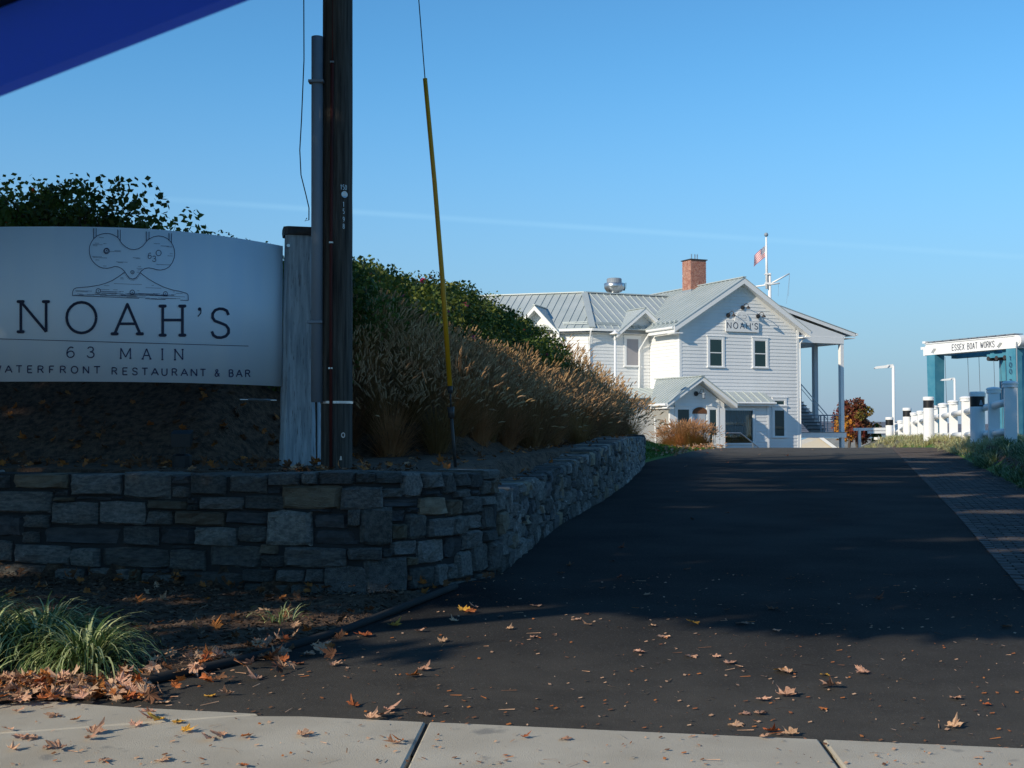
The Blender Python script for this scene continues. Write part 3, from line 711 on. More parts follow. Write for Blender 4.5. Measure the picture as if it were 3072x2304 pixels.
# main gable block
wallbox('front_wall', (0, 0), (1, 0), 0, W, -.6, 7, top=[(W, 7.1), (RK, 9.36), (0, 7.1)])
wallbox('side_wall', (0, 14), (0, -1), 0, 13.88, -.6, 7.1)
wallbox('far_wall', (W, .12), (0, 1), 0, 13.8, -.6, 7.1)
ht = lambda z: (.11, W - .11) if z < 7.0 else (max(.11, RK - (9.30 - z) / SL), min(W - .11, RK + (9.30 - z) / SL))
boards((0, 0), (1, 0), .25, lambda z: None if z > 9.2 else [ht(z)])
boards((0, 4.0), (0, -1), 2.9, lambda z: None if z > 6.5 else [(.1, 3.9)])
cb = MB(); cb.box(-.03, .11, -.036, .0, -.2, 7.0); cb.box(-.036, -.002, -.035, .11, -.2, 6.95); obj('corner_board', cb, 'trim', H)
cb = MB(); cb.box(W - .11, W + .03, -.036, .0, -.2, 7.0); obj('corner_board', cb, 'trim', H)
# main roof: left and right slopes
roofplane((-.55, -.45), (0, 1), (1, 0), SL, [(0, 0), (4.2, 0), (12.5, 4.27), (0, 4.27)] if False else [(0, 0), (12.5, 0), (12.5, 4.27), (0, 4.27)], EZ, sp=.41)
roofplane((7.99, 12.05), (0, -1), (-1, 0), SL, [(0, 0), (12.5, 0), (12.5, 4.27), (0, 4.27)], EZ, sp=.41)
rc = MB(); rc.bar((RK, -.46, 9.66), (RK, 12, 9.66), .22, .05); obj('ridge_cap', rc, 'roof', H)
for sgn, nm in ((-1, 'rake_board'), (1, 'rake_board')):
    m = MB(); x1 = RK + sgn * 4.27
    m.ext([(RK, -.43, 9.60), (x1, -.43, 6.91), (x1, -.43, 6.62), (RK, -.43, 9.31)], (0, .05, 0)); obj(nm, m, 'trim', H)
    m = MB(); m.ext([(RK, -.375, 9.36), (x1 - sgn * .02, -.375, 6.67), (x1 - sgn * .02, -.375, 6.63), (RK, -.375, 9.32)], (0, .372, 0)); obj('rake_soffit', m, 'trim', H)
    m = MB(); m.ext([(RK, -.036, 9.32), (RK + sgn * 3.5, -.036, 7.11), (RK + sgn * 3.5, -.036, 6.93), (RK, -.036, 9.12)], (0, .03, 0)); obj('frieze_board', m, 'trim', H)
# eave return, gutter and downspouts on the left front corner
m = MB(); m.box(-.54, -.04, -.42, .3, 6.56, 6.62); m.box(-.56, -.50, -.425, 2.2, 6.60, 6.86); obj('eave_return', m, 'trim', H)
m = MB(); m.tube([(-.62, -.4, 6.84), (-.62, 2.3, 6.84)], .07, 8); obj('gutter', m, 'trim', H)
m = MB(); m.box(W, 7.98, -.42, 1.9, 6.56, 6.62); m.tube([(8.05, -.4, 6.86), (8.05, 1.9, 6.86)], .06, 8); obj('gutter', m, 'trim', H)
m = MB(); m.tube([(8.0, -.2, 6.84), (7.9, -.1, 6.7), (7.55, -.03, 6.3), (7.54, -.03, .3)], .04, 6); obj('downspout', m, 'trim', H)
# upper windows and lower right windows
window((0, 0), (1, 0), 1.79, 2.58, 4.92, 6.37); window((0, 0), (1, 0), 4.58, 5.34, 4.94, 6.38)
window((0, 0), (1, 0), 5.82, 6.5, 1.25, 2.69, 'single'); window((0, 0), (1, 0), 5.84, 6.5, 2.93, 3.2, 'single')
# gable sign with half-round top, hung as its own thing
def hthing(name, label, cat, a, b, z, group=None):
    p = HO2 + A_ * a + B_ * b; return thing(name, label, cat, (p.x, p.y, z), TH, group)
gs = hthing('gable_sign', 'white board sign reading NOAH\'S with half round top high on the gable wall', 'sign', 3.78, -.06, 6.78)
m = MB(); m.box(-1.04, 1.04, -.07, 0, 0, .58); obj('sign_board', m, 'white', gs)
m = MB(); m.ext([(.46 * cos(radians(t)), -.055, .583 + .5 * sin(radians(t))) for t in range(0, 181, 12)], (0, .045, 0)); obj('half_round_board', m, 'white', gs)
lm = MB(); x = -.94
for ch, wd in (('N', .23), ('O', .27), ('A', .26), ('H', .23), ("'", .07), ('S', .20)):
    lm = MB(); glyph(lm, ch, x, .17, x + wd, .48, .042, lambda a, b, k: (a, -.073 - k * .0006, b)); x += wd + (.15 if ch not in "H'" else .10)
    obj('letter', lm, 'signgrey', gs)
lm = MB(); strokes(lm, [earc(-.15, .80, .11, .1, 40, 320, 10) + [(-.02, .72), (.0, .66)], earc(.15, .80, .11, .1, 140, -140, 10) + [(.02, .72)], [(-.3, .63), (.3, .63)]], .012, lambda a, b, k: (a, -.058 - k * .0004, b)); obj('sign_emblem', lm, 'signgrey', gs)
def gooseneck(a, z, label):
    t = hthing('barn_lamp', label, 'wall lamp', a, -.034, z, 'black barn lamps over the gable sign')
    m = MB(); m.tube([(0, 0, 0), (0, -.05, 0)], .12, 12); obj('mount_plate', m, 'iron', t)
    m = MB(); m.tube([(0, -.05, 0), (.02, -.15, .14), (.04, -.3, .2), (.06, -.42, .14), (.06, -.45, .05)], .018, 6); obj('arm', m, 'iron', t)
    m = MB(); m.lathe([(.03, .05), (.05, .02), (.11, -.05), (.125, -.09), (.12, -.09), (.04, .0)], (.06, -.45, 0), 14); obj('shade', m, 'iron', t)
    return t
gooseneck(2.95, 7.64, 'black gooseneck lamp left of the gable sign'); gooseneck(3.86, 8.08, 'black gooseneck lamp above the half round top of the gable sign'); gooseneck(4.83, 7.66, 'black gooseneck lamp right of the gable sign')
# entrance gable porch
PB = -1.9; PC = -.15; PE = -2.05; PW = 1.85; PR = 4.27; PS = .66
wallbox('entry_wall', (0, PB), (1, 0), -1.75, 1.45, -.6, 3, top=[(1.45, 2.95), (PC, 3.98), (-1.75, 2.95)])
wallbox('entry_side_wall', (1.45, PB + .12), (0, 1), 0, 1.9, -.6, 2.9)
pr = MB(); pr.box(1.18, 1.47, PB - .05, PB - .004, -.5, 2.7); pr.box(-1.77, -1.5, PB - .05, PB - .004, -.5, 2.75); obj('corner_post', pr, 'trim', H)
boards((0, PB), (1, 0), .25, lambda z: None if z > 3.85 else [(max(-1.48, PC - (3.98 - z) / PS), min(1.16, PC + (3.98 - z) / PS))])
for sgn in (-1, 1):
    sx = lambda s: PC + sgn * s
    m = MB(); m.ext([(PC, -2.42, 4.25), (sx(2.05), -2.42, 2.90), (sx(2.05), -2.42, 2.70), (PC, -2.42, 4.05)], (0, .05, 0)); obj('rake_board', m, 'trim', H)
    m = MB(); m.ext([(PC, -2.36, 4.06), (sx(2.03), -2.36, 2.74), (sx(2.03), -2.36, 2.70), (PC, -2.36, 4.02)], (0, .45, 0)); obj('rake_soffit', m, 'trim', H)
roofplane((PC - 2.05, -2.45), (0, 1), (1, 0), PS, [(0, 0), (1.7, 0), (4.6, 2.05), (0, 2.05)], 2.93, sp=.3)
roofplane((PC + 2.05, 0), (0, -1), (-1, 0), PS, [(0, 0), (2.45, 0), (2.45, 2.05), (0, 2.05)], 2.93, sp=.3)
m = MB(); m.tube([(-2.26, -2.4, 2.84), (-2.26, -.8, 2.84)], .07, 8); m.tube([(-2.24, -.9, 2.8), (-2.2, -.8, 2.5), (-1.95, -.8, 2.2), (-1.9, -.8, 0)], .035, 6); m.box(-2.22, -1.8, -2.4, -.8, 2.66, 2.70); obj('gutter', m, 'trim', H)
rc = MB(); rc.bar((PC, -2.46, 4.30), (PC, 2.2, 4.30), .2, .045); obj('ridge_cap', rc, 'roof', H)
window((0, PB), (1, 0), .52, .98, .9, 2.66, 'single')
window((0, PB), (1, 0), -1.35, -.62, .9, 2.66, 'single')
dr = obj('entry_door', MB().box(-.35, .3, PB - .05, PB - .036, 0, 2.45), 'stair', H)
m = MB(); m.ext([(-.02 + .45 * cos(radians(t)), PB - .06, 2.42 + .33 * sin(radians(t))) for t in range(0, 181, 15)], (0, .02, 0)); obj('fanlight', m, 'leaf_brown', dr)
lamp = hthing('entry_lantern', 'black caged lantern under the small entrance gable', 'wall lamp', -.25, PB - .034, 3.42)
m = MB(); m.tube([(0, 0, 0), (0, -.06, 0)], .12, 10); m.tube([(0, -.06, 0), (.1, -.2, .02), (.25, -.3, 0)], .02, 6); m.tube([(.15, -.1, .02), (.18, -.2, .22), (.26, -.3, .2), (.28, -.3, .02)], .014, 6); obj('bracket', m, 'iron', lamp)
m = MB(); m.lathe([(.03, .05), (.09, .02), (.1, -.03), (.07, -.04), (.07, -.22), (.02, -.26)], (.28, -.3, 0), 10); obj('lantern_glass', m, 'conduit', lamp)
# low roof between entry and wing
roofplane((-3.9, .2), (1, 0), (0, 1), .22, [(0, 0), (3.9, 0), (3.9, 2.8), (0, 2.8)], 3.25, sp=.45)
obj('lower_wall', MB().box(-3.7, -.05, .6, 2.9, -.6, 3.2), 'white', H)
# bump-out with awning roof and picture window
BB = -.72; bz = 2.92
wallbox('bay_wall', (0, BB), (1, 0), 1.57, 1.98, -.6, bz); wallbox('bay_wall', (0, BB), (1, 0), 3.98, 4.98, -.6, bz)
wallbox('bay_wall', (0, BB), (1, 0), 1.98, 3.98, -.6, .92); wallbox('bay_wall', (0, BB), (1, 0), 1.98, 3.98, 2.66, bz)
wallbox('bay_side_wall', (4.98, BB + .12), (0, 1), 0, .6, -.6, bz)
for lo, hi, q in ((1.98, 3.98, (.05, .9)), (4.12, 4.86, (.05, 2.9))):
    boards((0, BB), (1, 0), .06, lambda z, a=lo, b=hi, c=q[1]: None if z > c - BH else [(a, b)])
obj('corner_board', MB().box(4.87, 5.0, BB - .036, BB, -.2, bz), 'trim', H)
pw = obj('picture_window', MB().box(1.93, 4.09, BB - .055, BB - .003, 2.62, 2.74).box(1.93, 4.09, BB - .07, BB - .003, .84, .93).box(3.97, 4.09, BB - .055, BB - .003, .93, 2.62).box(1.93, 2.01, BB - .055, BB - .003, .93, 2.62), 'trim', H)
obj('pane', MB().box(2.01, 3.97, BB + .02, BB + .03, .93, 2.62), 'clear', pw)
rm = MB(); rm.box(1.9, 4.1, -.004, .0 - .001 + .0, .5, 2.85) if False else rm.add([(1.7, -.05, .5), (4.5, -.05, .5), (4.5, -.05, 2.85), (1.7, -.05, 2.85)], [(0, 1, 2, 3)]); obj('room_back', rm, 'room', pw)
dm_ = MB()
for i in range(26):
    a = 2.02 + i * .075; o = -.42 + .03 * (i % 2); dm_.add([(a, o, 1.35 + .1 * sin(i)), (a + .075, -.42 + .03 * ((i + 1) % 2), 1.35 + .1 * sin(i + 1)), (a + .075, -.42 + .03 * ((i + 1) % 2), 2.62), (a, o, 2.62)], [(0, 1, 2, 3)])
obj('curtain', dm_, 'drape', pw)
for a in (2.15, 2.95, 3.6):
    ch = hthing('dining_chair', {2.15: 'pale dining chair behind the picture window at its left', 2.95: 'dark dining chair behind the middle of the picture window', 3.6: 'dark dining chair behind the picture window at its right'}[a], 'chair', a, -.3, .5, 'dining chairs behind the picture window')
    mm_ = 'conduit' if a < 2.5 else 'black'
    obj('backrest', MB().ext([(0, 0, .42), (.34, 0, .42), (.33, 0, .85), (.2, 0, .9), (.02, 0, .86)], (0, .03, 0)), mm_, ch); obj('seat', MB().box(0, .34, -.02, .2, .36, .41), mm_, ch)
    for u in (0, .31):
        for v in (0, .17): obj('leg', MB().box(u, u + .03, v, v + .03, -.5, .36), mm_, ch)
roofplane((1.62, -1.05), (1, 0), (0, 1), .56, [(0, 0), (3.58, 0), (3.58, 1.04), (0, 1.04)], 3.03, sp=.5, off=.24)
m = MB(); m.box(1.9, 5.2, -1.04, -.99, 2.86, 2.99); m.box(1.9, 5.2, -.98, BB, 2.84, 2.88); m.tube([(2.0, -1.11, 3.0), (5.2, -1.11, 3.0)], .055, 8); obj('gutter', m, 'trim', H)
# left wing: front-facing part, hip corner, part turned 42 degrees
CX, CY = -3.7, 2.6
fe = Vector((1, 0)); fu = Vector((0, 1)); we = Vector((cos(radians(138)), sin(radians(138)))); wu = Vector((we.y, -we.x))   # wing eave direction and up-slope direction
hipv = Vector((1.35, 3.6))
roofplane((CX, CY), fe, fu, SL, [(0, 0), (3.75 + 3.3, 0), (3.75 + 4.2, 3.6), (1.38, 3.6)], 6.95, sp=.42)
# turned part: s measured along we from the corner, t up slope along wu
rp = MB(); t_h = 3.6
roofplane((CX, CY), we, wu, SL, [(0, 0), (12.5, 0), (12.5, 3.58), (1.41, 3.58)], 6.95, sp=.42, off=.2)
hc = MB(); a0 = (CX - .02, CY - .02, 6.99); a1 = (CX + 1.38, CY + 3.6, 9.26)
hc.bar(a0, a1, .34, .05); obj('hip_cap', hc, 'roof', H)
rc = MB(); rc.bar((CX + 1.38, CY + 3.6, 9.25), (4, CY + 3.6, 9.25), .25, .06); q = Vector((CX, CY)) + wu * 3.6; rc.bar((CX + 1.38, CY + 3.6, 9.25), (q.x + we.x * 12.5, q.y + we.y * 12.5, 9.25), .25, .06); obj('ridge_cap', rc, 'roof', H)
WB = 3.0; wl = -3.62                               # wing wall plane
wallbox('wing_wall', (0, WB), (1, 0), wl, 0, 2.0, 6.9)
boards((0, WB), (1, 0), 3.25, lambda z: None if z > 6.75 else [(wl + .1, -.05)] if z < 6.5 else [(wl + .1, -.05)])
obj('corner_board', MB().box(wl - .03, wl + .1, WB - .036, WB, 2.5, 6.8), 'trim', H)
w0 = Vector((wl, WB)) + we * .05
wallbox('turned_wall', (w0.x + we.x * 12, w0.y + we.y * 12), -we, 0, 12, 1.0, 6.9)
boards((w0.x + we.x * 12, w0.y + we.y * 12), -we, 3.6, lambda z: None if z > 6.65 else [(0, 11.95)])
# small gables over the eaves
def dormer(org, e, up, c, hw, zr, nm, wall=True):
    """cross gable flush with the wall: org = eave line origin, c along it, hw half width, ridge height zr"""
    e = Vector(e); up = Vector(up); P = lambda s, t, z: (org[0] + e.x * s + up.x * t, org[1] + e.y * s + up.y * t, z)
    dz = zr - 6.95 + .25; sl = dz / hw; zb = zr - dz; back = (zr - 6.95) / SL
    for sg in (-1, 1):
        n_ = 4
        for i in range(n_):
            s0, s1 = hw * i / n_, hw * (i + 1) / n_
            if True:
                m = MB(); tb0 = max(.05, (zr - sl * s0 - 6.95) / SL); tb1 = max(.05, (zr - sl * s1 - 6.95) / SL)
                m.ext([P(c + sg * s0, -.18, zr - sl * s0), P(c + sg * s1, -.18, zr - sl * s1), P(c + sg * s1, tb1 + .1, zr - sl * s1), P(c + sg * s0, tb0 + .1, zr - sl * s0)], (0, 0, .035))
                obj('roof_panel', m, 'roof', H)
        m = MB(); m.ext([P(c, -.16, zr - .005), P(c + sg * hw, -.16, zb - .005), P(c + sg * hw, -.16, zb - .22), P(c, -.16, zr - .24)], (up.x * .05, up.y * .05, 0)); obj('rake_board', m, 'trim', H)
        m = MB(); m.ext([P(c, -.10, zr - .20), P(c + sg * hw, -.10, zb - .20), P(c + sg * hw, -.10, zb - .22), P(c, -.10, zr - .24)], (up.x * .48, up.y * .48, 0)); obj('rake_soffit', m, 'trim', H)
    m = MB(); m.ext([P(c, .385, zr - .2), P(c - hw + .2, .385, zb - .05), P(c - hw + .2, .385, 6.4), P(c + hw - .2, .385, 6.4), P(c + hw - .2, .385, zb - .05)], (up.x * .1, up.y * .1, 0)); obj('gable_wall', m, 'white', H)
    rc = MB(); rc.bar(P(c, -.19, zr + .05), P(c, back, zr + .05), .14, .04); obj('ridge_cap', rc, 'roof', H)
dormer((CX, CY), fe, fu, 3.1, 1.72, 8.08, 'a')
dormer((CX, CY), we, wu, 3.15, 1.38, 8.2, 'b')
boards((0, WB), (1, 0), 6.73, lambda z: None if z > 7.5 else [(max(-1.7, -.7 - (7.75 - z) * .98), -.7 + (7.75 - z) * .55)])
gt = MB(); gt.bar((CX - .02, CY - .05, 6.86), (CX + 1.75, CY - .05, 6.86), .11, .12); gt.bar((CX - .02, CY - .05, 6.86), (CX + we.x * 1.8 - .03, CY + we.y * 1.8 - .03, 6.86), .11, .12)
gt.bar((CX + 4.2, CY - .05, 6.86), (CX + 5.0, CY - .4, 6.86), .11, .12)
obj('gutter', gt, 'trim', H)
sf = MB(); sf.add([(CX + .02, CY + .02, 6.72), (CX + 5, CY + .02, 6.72), (CX + 5, WB, 6.72), (wl, WB, 6.72)], [(0, 1, 2, 3)]); s2 = Vector((CX, CY)) + we * 1.8; s3 = w0 + we * 1.8; sf.add([(CX + .02, CY + .02, 6.718), (wl, WB, 6.718), (s3.x, s3.y, 6.718), (s2.x, s2.y, 6.718)], [(0, 1, 2, 3)])
obj('soffit', sf, 'trim', H)
ds = MB(); ds.tube([(CX - .1, CY + .0, 6.8), (CX - .05, CY + .15, 6.5), (wl - .08, WB - .05, 6.05), (wl - .06, WB - .07, 3)], .045, 6); ds.tube([(-.3, WB - .5, 6.8), (-.35, WB - .3, 6.6), (-.72, WB - .09, 5.9), (-.74, WB - .09, 3.6)], .045, 6); obj('downspout', ds, 'trim', H)
sg_ = MB()
for k in range(2): sg_.bar((CX + .3, CY + .3 + k * .12, 7.2 + k * .09), (CX + 1.75, CY + .3 + k * .12, 7.2 + k * .09), .03, .05)
p1 = Vector((CX, CY)) + we * .35 + wu * .3; p2 = Vector((CX, CY)) + we * 1.7 + wu * .3; sg_.bar((p1.x, p1.y, 7.22), (p2.x, p2.y, 7.22), .03, .05); sg_.bar((p1.x + .03, p1.y + .1, 7.31), (p2.x + .03, p2.y + .1, 7.31), .03, .05)
for k in range(6): sg_.bar((-.45 + .12, -.2 + k * .45, 7.19), (-.45 + .12, -.1 + k * .45, 7.23), .12, .1)
obj('snow_guard', sg_, 'roof', H)
wn_ = window((0, WB), (1, 0), -1.50, -.72, 5.02, 6.5, 'single', 'shade_cloth')
# chimney: every brick is geometry
c0 = onb(*z2(1240, 400), 4.0)[0]; c1 = onb(*z2(1325, 400), 4.0)[0]; ct = onb(*z2(1280, 240), 4.0)[1]
chm = obj('chimney', MB().box(c0 + .012, c1 - .012, 4.012, 4.9, 8.5, ct), 'mortar', H)
bk = MB(); z = 9.45; r_ = 0; bl = .2; bh = .057
while z < ct - .03:
    for fx in (0, 1):
        Lr = (c1 - c0) if fx == 0 else .9; x = -(bl / 2 if r_ % 2 else 0)
        while x < Lr:
            a, b = max(0, x), min(Lr, x + bl - .012); x += bl
            if b - a < .03: continue
            o = random.uniform(0, .008)
            if fx == 0: bk.box(c0 + a, c0 + b, 4.0 - o, 4.02, z, z + bh - .012, random.choice((0, 0, 1)))
            else: bk.box(c0 - o, c0 + .02, 4.0 + a, 4.0 + b, z, z + bh - .012, random.choice((0, 0, 1)))
    z += bh * 1.25 if False else bh + .006; r_ += 1
M['brick2'] = mat('brick2', (.52, .25, .17), .85, (.30, .10, .07), 5, 3, col3=(.6, .42, .34), thr3=.6)
obj('bricks', bk, ['brick', 'brick2'], chm, kind='stuff')
obj('chimney_base', MB().box(c0 - .015, c1 + .015, 3.98, 4.92, 8.6, 9.42), 'conduit', chm)
cc = MB().box(c0 - .06, c1 + .06, 3.94, 4.96, ct, ct + .05); obj('chimney_cap', cc, 'iron', chm)
cc = MB()
for x in (.3, .52, .68): cc.tube([(c0 + x, 4.4, ct), (c0 + x, 4.4, ct + .38)], .035, 8)
obj('flue_pipe', cc, 'galv', chm)
# kitchen exhaust fan on the wing ridge
fa, fz = onb(*z2(816, 418), 6.6)
ef = hthing('exhaust_fan', 'round shiny metal exhaust fan standing on the ridge of the wing roof', 'roof fan', fa, 6.6, 9.0)
obj('fan_base', MB().lathe([(.3, 0), (.3, .35)], n=16), 'galv', ef, smooth=True)
obj('fan_bowl', MB().lathe([(.3, .34), (.45, .42), (.56, .6), (.58, .85), (.54, .88)], n=24), 'galv', ef, smooth=True)
obj('fan_cap', MB().lathe([(.40, .86), (.42, .9), (.42, 1.12), (.38, 1.16)], n=24), 'conduit', ef)
obj('bracket', MB().box(.56, .68, -.03, .03, .5, .9).tube([(.66, 0, .9), (.76, 0, .95), (.74, 0, .6)], .015, 5), 'iron', ef)
# right-hand porch
PZ = 1.5; pb0 = 2.0
roofplane((13.0, 11.0), (0, -1), (-1, 0), .265, [(0, 0), (9.0, 0), (9.0, 9.28), (0, 9.28)], 7.16, sp=.42)
m = MB(); m.ext([(5.0, 2.03, 9.26), (12.95, 2.03, 7.12), (12.95, 2.03, 6.93), (5.0, 2.03, 9.05)], (0, .05, 0)); obj('fascia', m, 'trim', H)
m = MB(); m.ext([(6.5, 2.09, 8.5), (12.3, 2.09, 6.98), (12.1, 2.09, 6.86), (7.3, 2.09, 6.86)], (0, .08, 0)); obj('porch_gable', m, 'white', H)
obj('porch_beam', MB().box(7.4, 12.15, 2.05, 2.3, 6.52, 6.85).box(11.9, 12.15, 2.3, 10.8, 6.5, 6.85).box(7.4, 12.15, 10.6, 10.85, 6.5, 6.85), 'trim', H)
obj('porch_ceiling', MB().box(7.45, 11.9, 2.3, 10.6, 6.7, 6.74), 'trim', H)
m = MB(); m.tube([(13.06, 2.0, 7.08), (13.06, 11, 7.08)], .07, 8); m.box(12.2, 12.95, 2.05, 10.9, 6.84, 6.88); obj('gutter', m, 'trim', H)
def hcol(b, px):
    # porch post at depth b seen at column px
    return onb(px, 400, b)[0]
pa = 11.93
obj('porch_post', MB().box(pa, pa + .22, 2.08, 2.3, -.8, 6.52), 'trim', H)
pbk = onb(*z2(1928, 900), 4.3)[0]
obj('porch_post', MB().box(pbk - .13, pbk + .13, 4.2, 4.45, 1.5, 6.72), 'stair', H)
obj('porch_post', MB().box(pa, pa + .22, 10.6, 10.82, -.8, 6.52), 'trim', H)
for a, b in ((8.1, 2.2), (8.1, 4.5), (9.6, 4.5), (10.6, 4.5), (9.6, 8), (9.0, 2.2)): obj('deck_support', MB().box(a - .06, a + .06, b, b + .12, -1.4, 1.2), 'stair', H)
obj('deck_rim', MB().box(7.5, 12.22, 2.0, 2.06, 1.18, 1.46), 'trim', H)
dk = MB().box(7.5, 12.2, 2.07, 10.9, 1.2, 1.42); obj('deck_frame', dk, 'deck', H)
k = 0
y = 1.97
while y < 10.9: obj('deck_board', (dbm if k else (dbm := MB().box(7.5, 12.26, 0, .135, 1.462, 1.5).mesh('deck_board', 'deck'))), None, H, loc=(0, y, 0)); y += .14; k += 1
# stairs climbing left behind the corner
sx0 = onb(*z2(1985, 1160), 2.55)[0]; sz = lambda y: onb(*z2(1900, y), 4.6)[1]
nS = 14; rn = .19; rs = .19
st = obj('porch_stair', MB().ext([(sx0 + .1, 3.75, 1.5), (sx0 - nS * rn, 3.75, 1.5 + nS * rs), (sx0 - nS * rn, 3.75, 1.2 + nS * rs), (sx0 - .2, 3.75, 1.5)], (0, .05, 0)), 'stair', H)
for i in range(nS):
    a = sx0 - i * rn; z = 1.5 + (i + 1) * rs
    obj('tread', MB().box(a - rn - .01, a + .03, 2.53, 3.78, z - .04, z), 'tread', st); obj('riser', MB().box(a - rn + .005, a - .0, 2.56, 3.75, z - rs, z - .041), 'stair', st)
hr = MB(); top = (sx0 - nS * rn, 2.5, 2.45 + nS * rs)
for b in (2.5, 3.8):
    hr.tube([(sx0 + .1, b, 1.5), (sx0 + .1, b, 2.45), (top[0], b, top[2])], .028, 6)
    hr.tube([(sx0 + .1, b, 2.2), (top[0], b, top[2] - .25)], .018, 6)
    hr.tube([(sx0 + .5, b, 2.45), (sx0 + .5, b, 1.5)], .025, 6)
    for i in (4, 9): a = sx0 - i * rn; hr.tube([(a, b, 1.5 + i * rs), (a, b, 2.45 + i * rs)], .025, 6)
obj('stair_rail', hr, 'stair', st)
rl = MB(); rl.bar((7.6, 2.15, 2.45), (pa, 2.15, 2.45), .06, .05); rl.bar((pa + .1, 2.3, 2.45), (pa + .1, 10.6, 2.45), .05, .05)
for a in (7.7, 8.75, 10.55, 10.8): rl.bar((a, 2.15, 1.5), (a, 2.15, 2.44), .06, .06, up=(0, 1, 0))
for i in range(8):
    z = 1.6 + i * .1; rl.tube([(7.6, 2.15, z), (pa, 2.15, z)], .006, 4, caps=False)
    rl.tube([(pa + .1, 2.3, z), (pa + .1, 10.6, z)], .006, 4, caps=False)
obj('deck_railing', rl, 'conduit', H)
for i in range(4):
    gooseneck  # (no extra lamps on the porch)
# entry ramp rails in front
er = hthing('handrail', 'grey metal handrail sloping down in front of the picture window', 'handrail', 2.0, -2.4, .1)
m = MB(); a0 = 1.15
R0 = [onb(*z2(x, y), -2.6) for x, y in ((1425, 1197), (1515, 1197), (1622, 1282))]
off_ = (2.0, -2.4, .1)
Q = lambda a, z, b=-2.6: (a - off_[0], b - off_[1], z - off_[2])
m.tube([Q(*R0[0]), Q(*R0[1]), Q(R0[2][0], R0[2][1]), Q(R0[2][0] + .4, R0[2][1] - .35)], .035, 8); obj('rail', m, 'galv', er)
m = MB(); m.tube([Q(R0[0][0], R0[0][1]), Q(R0[0][0], .1)], .03, 6); a = (R0[1][0] + R0[2][0]) / 2 + .15; m.tube([Q(a, (R0[1][1] + R0[2][1]) / 2 - .1), Q(a, .0)], .03, 6); obj('rail_post', m, 'galv', er)
bl = hthing('balustrade', 'white picket balustrade beside the reddish grass near the entrance', 'railing', 0, -3.2, .1)
P0 = onb(*z2(1362, 1205), -3.2); P1 = onb(*z2(1425, 1195), -3.2)
m = MB(); m.bar((P0[0], 0, P0[1] - .1), (P1[0], 0, P1[1] - .1), .05, .05); obj('top_rail', m, 'trim', bl)
for i in range(9):
    a = P0[0] + (P1[0] - P0[0]) * i / 8; obj('picket', MB().box(a - .018, a + .018, -.018, .018, 0, P0[1] + (P1[1] - P0[1]) * i / 8 - .11), 'trim', bl)
# ================================================================ FLAGPOLE, LAMPS, FENCE
def pt(px, py, Y):
    r = pray(px, py); return CAM + r * (Y / r.y)
FY = 88
b0 = pt(*z2(1676, 440), FY); kx = FY / FPX
fp = thing('flagpole', 'white nautical flagpole with crosstree and gaff rising behind the restaurant roof', 'flagpole', (b0.x, FY, -1.2))
Zp = lambda y: pt(*z2(1660, y), FY).z + 1.2
Xp = lambda x: pt(*z2(x, 400), FY).x - b0.x
obj('lower_mast', MB().tube([(0, 0, 0), (0, 0, Zp(312))], [.16, .11], 12), 'trim', fp, smooth=True)
obj('topmast', MB().tube([(Xp(1659), -.1, Zp(400)), (Xp(1657), -.1, Zp(115))], [.10, .06], 12), 'trim', fp, smooth=True)
obj('mast_collar', MB().box(Xp(1648), Xp(1680), -.2, .12, Zp(322), Zp(316)).box(Xp(1648), Xp(1686), -.2, .12, Zp(375), Zp(366)), 'trim', fp)
obj('finial', MB().lathe([(.01, 0), (.09, .03), (.14, .12), (.14, .18), (.09, .27), (.01, .3)], (Xp(1657), -.1, Zp(113)), 14), 'conduit', fp, smooth=True)
obj('crosstree', MB().tube([(Xp(1600), .1, Zp(385)), (Xp(1727), -.3, Zp(370))], .055, 8), 'trim', fp, smooth=True)
obj('gaff', MB().tube([(Xp(1690), 0, Zp(366)), (Xp(1790), .3, Zp(312))], [.06, .05], 8), 'trim', fp, smooth=True)
m = MB()
for a, b, c, d in ((1725, 372, 1722, 440), (1787, 316, 1768, 480), (1787, 316, 1779, 440)): m.tube([(Xp(a), 0, Zp(b)), (Xp(c), 0, Zp(d))], .008, 4, caps=False)
obj('halyard', m, 'conduit', fp)
fl = thing('flag', 'stars and stripes flag drooping from the nautical flagpole', 'flag', (b0.x + Xp(1654), FY - .1, -1.2))
# cloth drawn as seven red and six white stripes with a blue canton; hoist on the right, fly hanging to the left
hz = Zp(158); hb = Zp(232); n1_, n2_ = 26, 13
def fpnt(u, v):  # u 0..1 from hoist to fly, v 0..1 top to bottom
    x = -u * .78 * (1 + .1 * v); z = hz + (hb - hz) * .86 * v - u * .62 - .1 * u * u; y = .08 * sin(u * 9 + v * 2) * (.3 + u)
    return (x, y, z)
fb = MB()
for i in range(n1_):
    for j in range(n2_):
        u0, u1, v0, v1 = i / n1_, (i + 1) / n1_, j / n2_, (j + 1) / n2_
        mi = 2 if (u0 < .4 and j < 7) else (0 if j % 2 == 0 else 1)
        fb.add([fpnt(u0, v0), fpnt(u0, v1), fpnt(u1, v1), fpnt(u1, v0)], [(0, 1, 2, 3)], mi)
cl = obj('cloth', fb, ['red', 'flagw', 'flagb'], fl, smooth=True)
sb = MB()
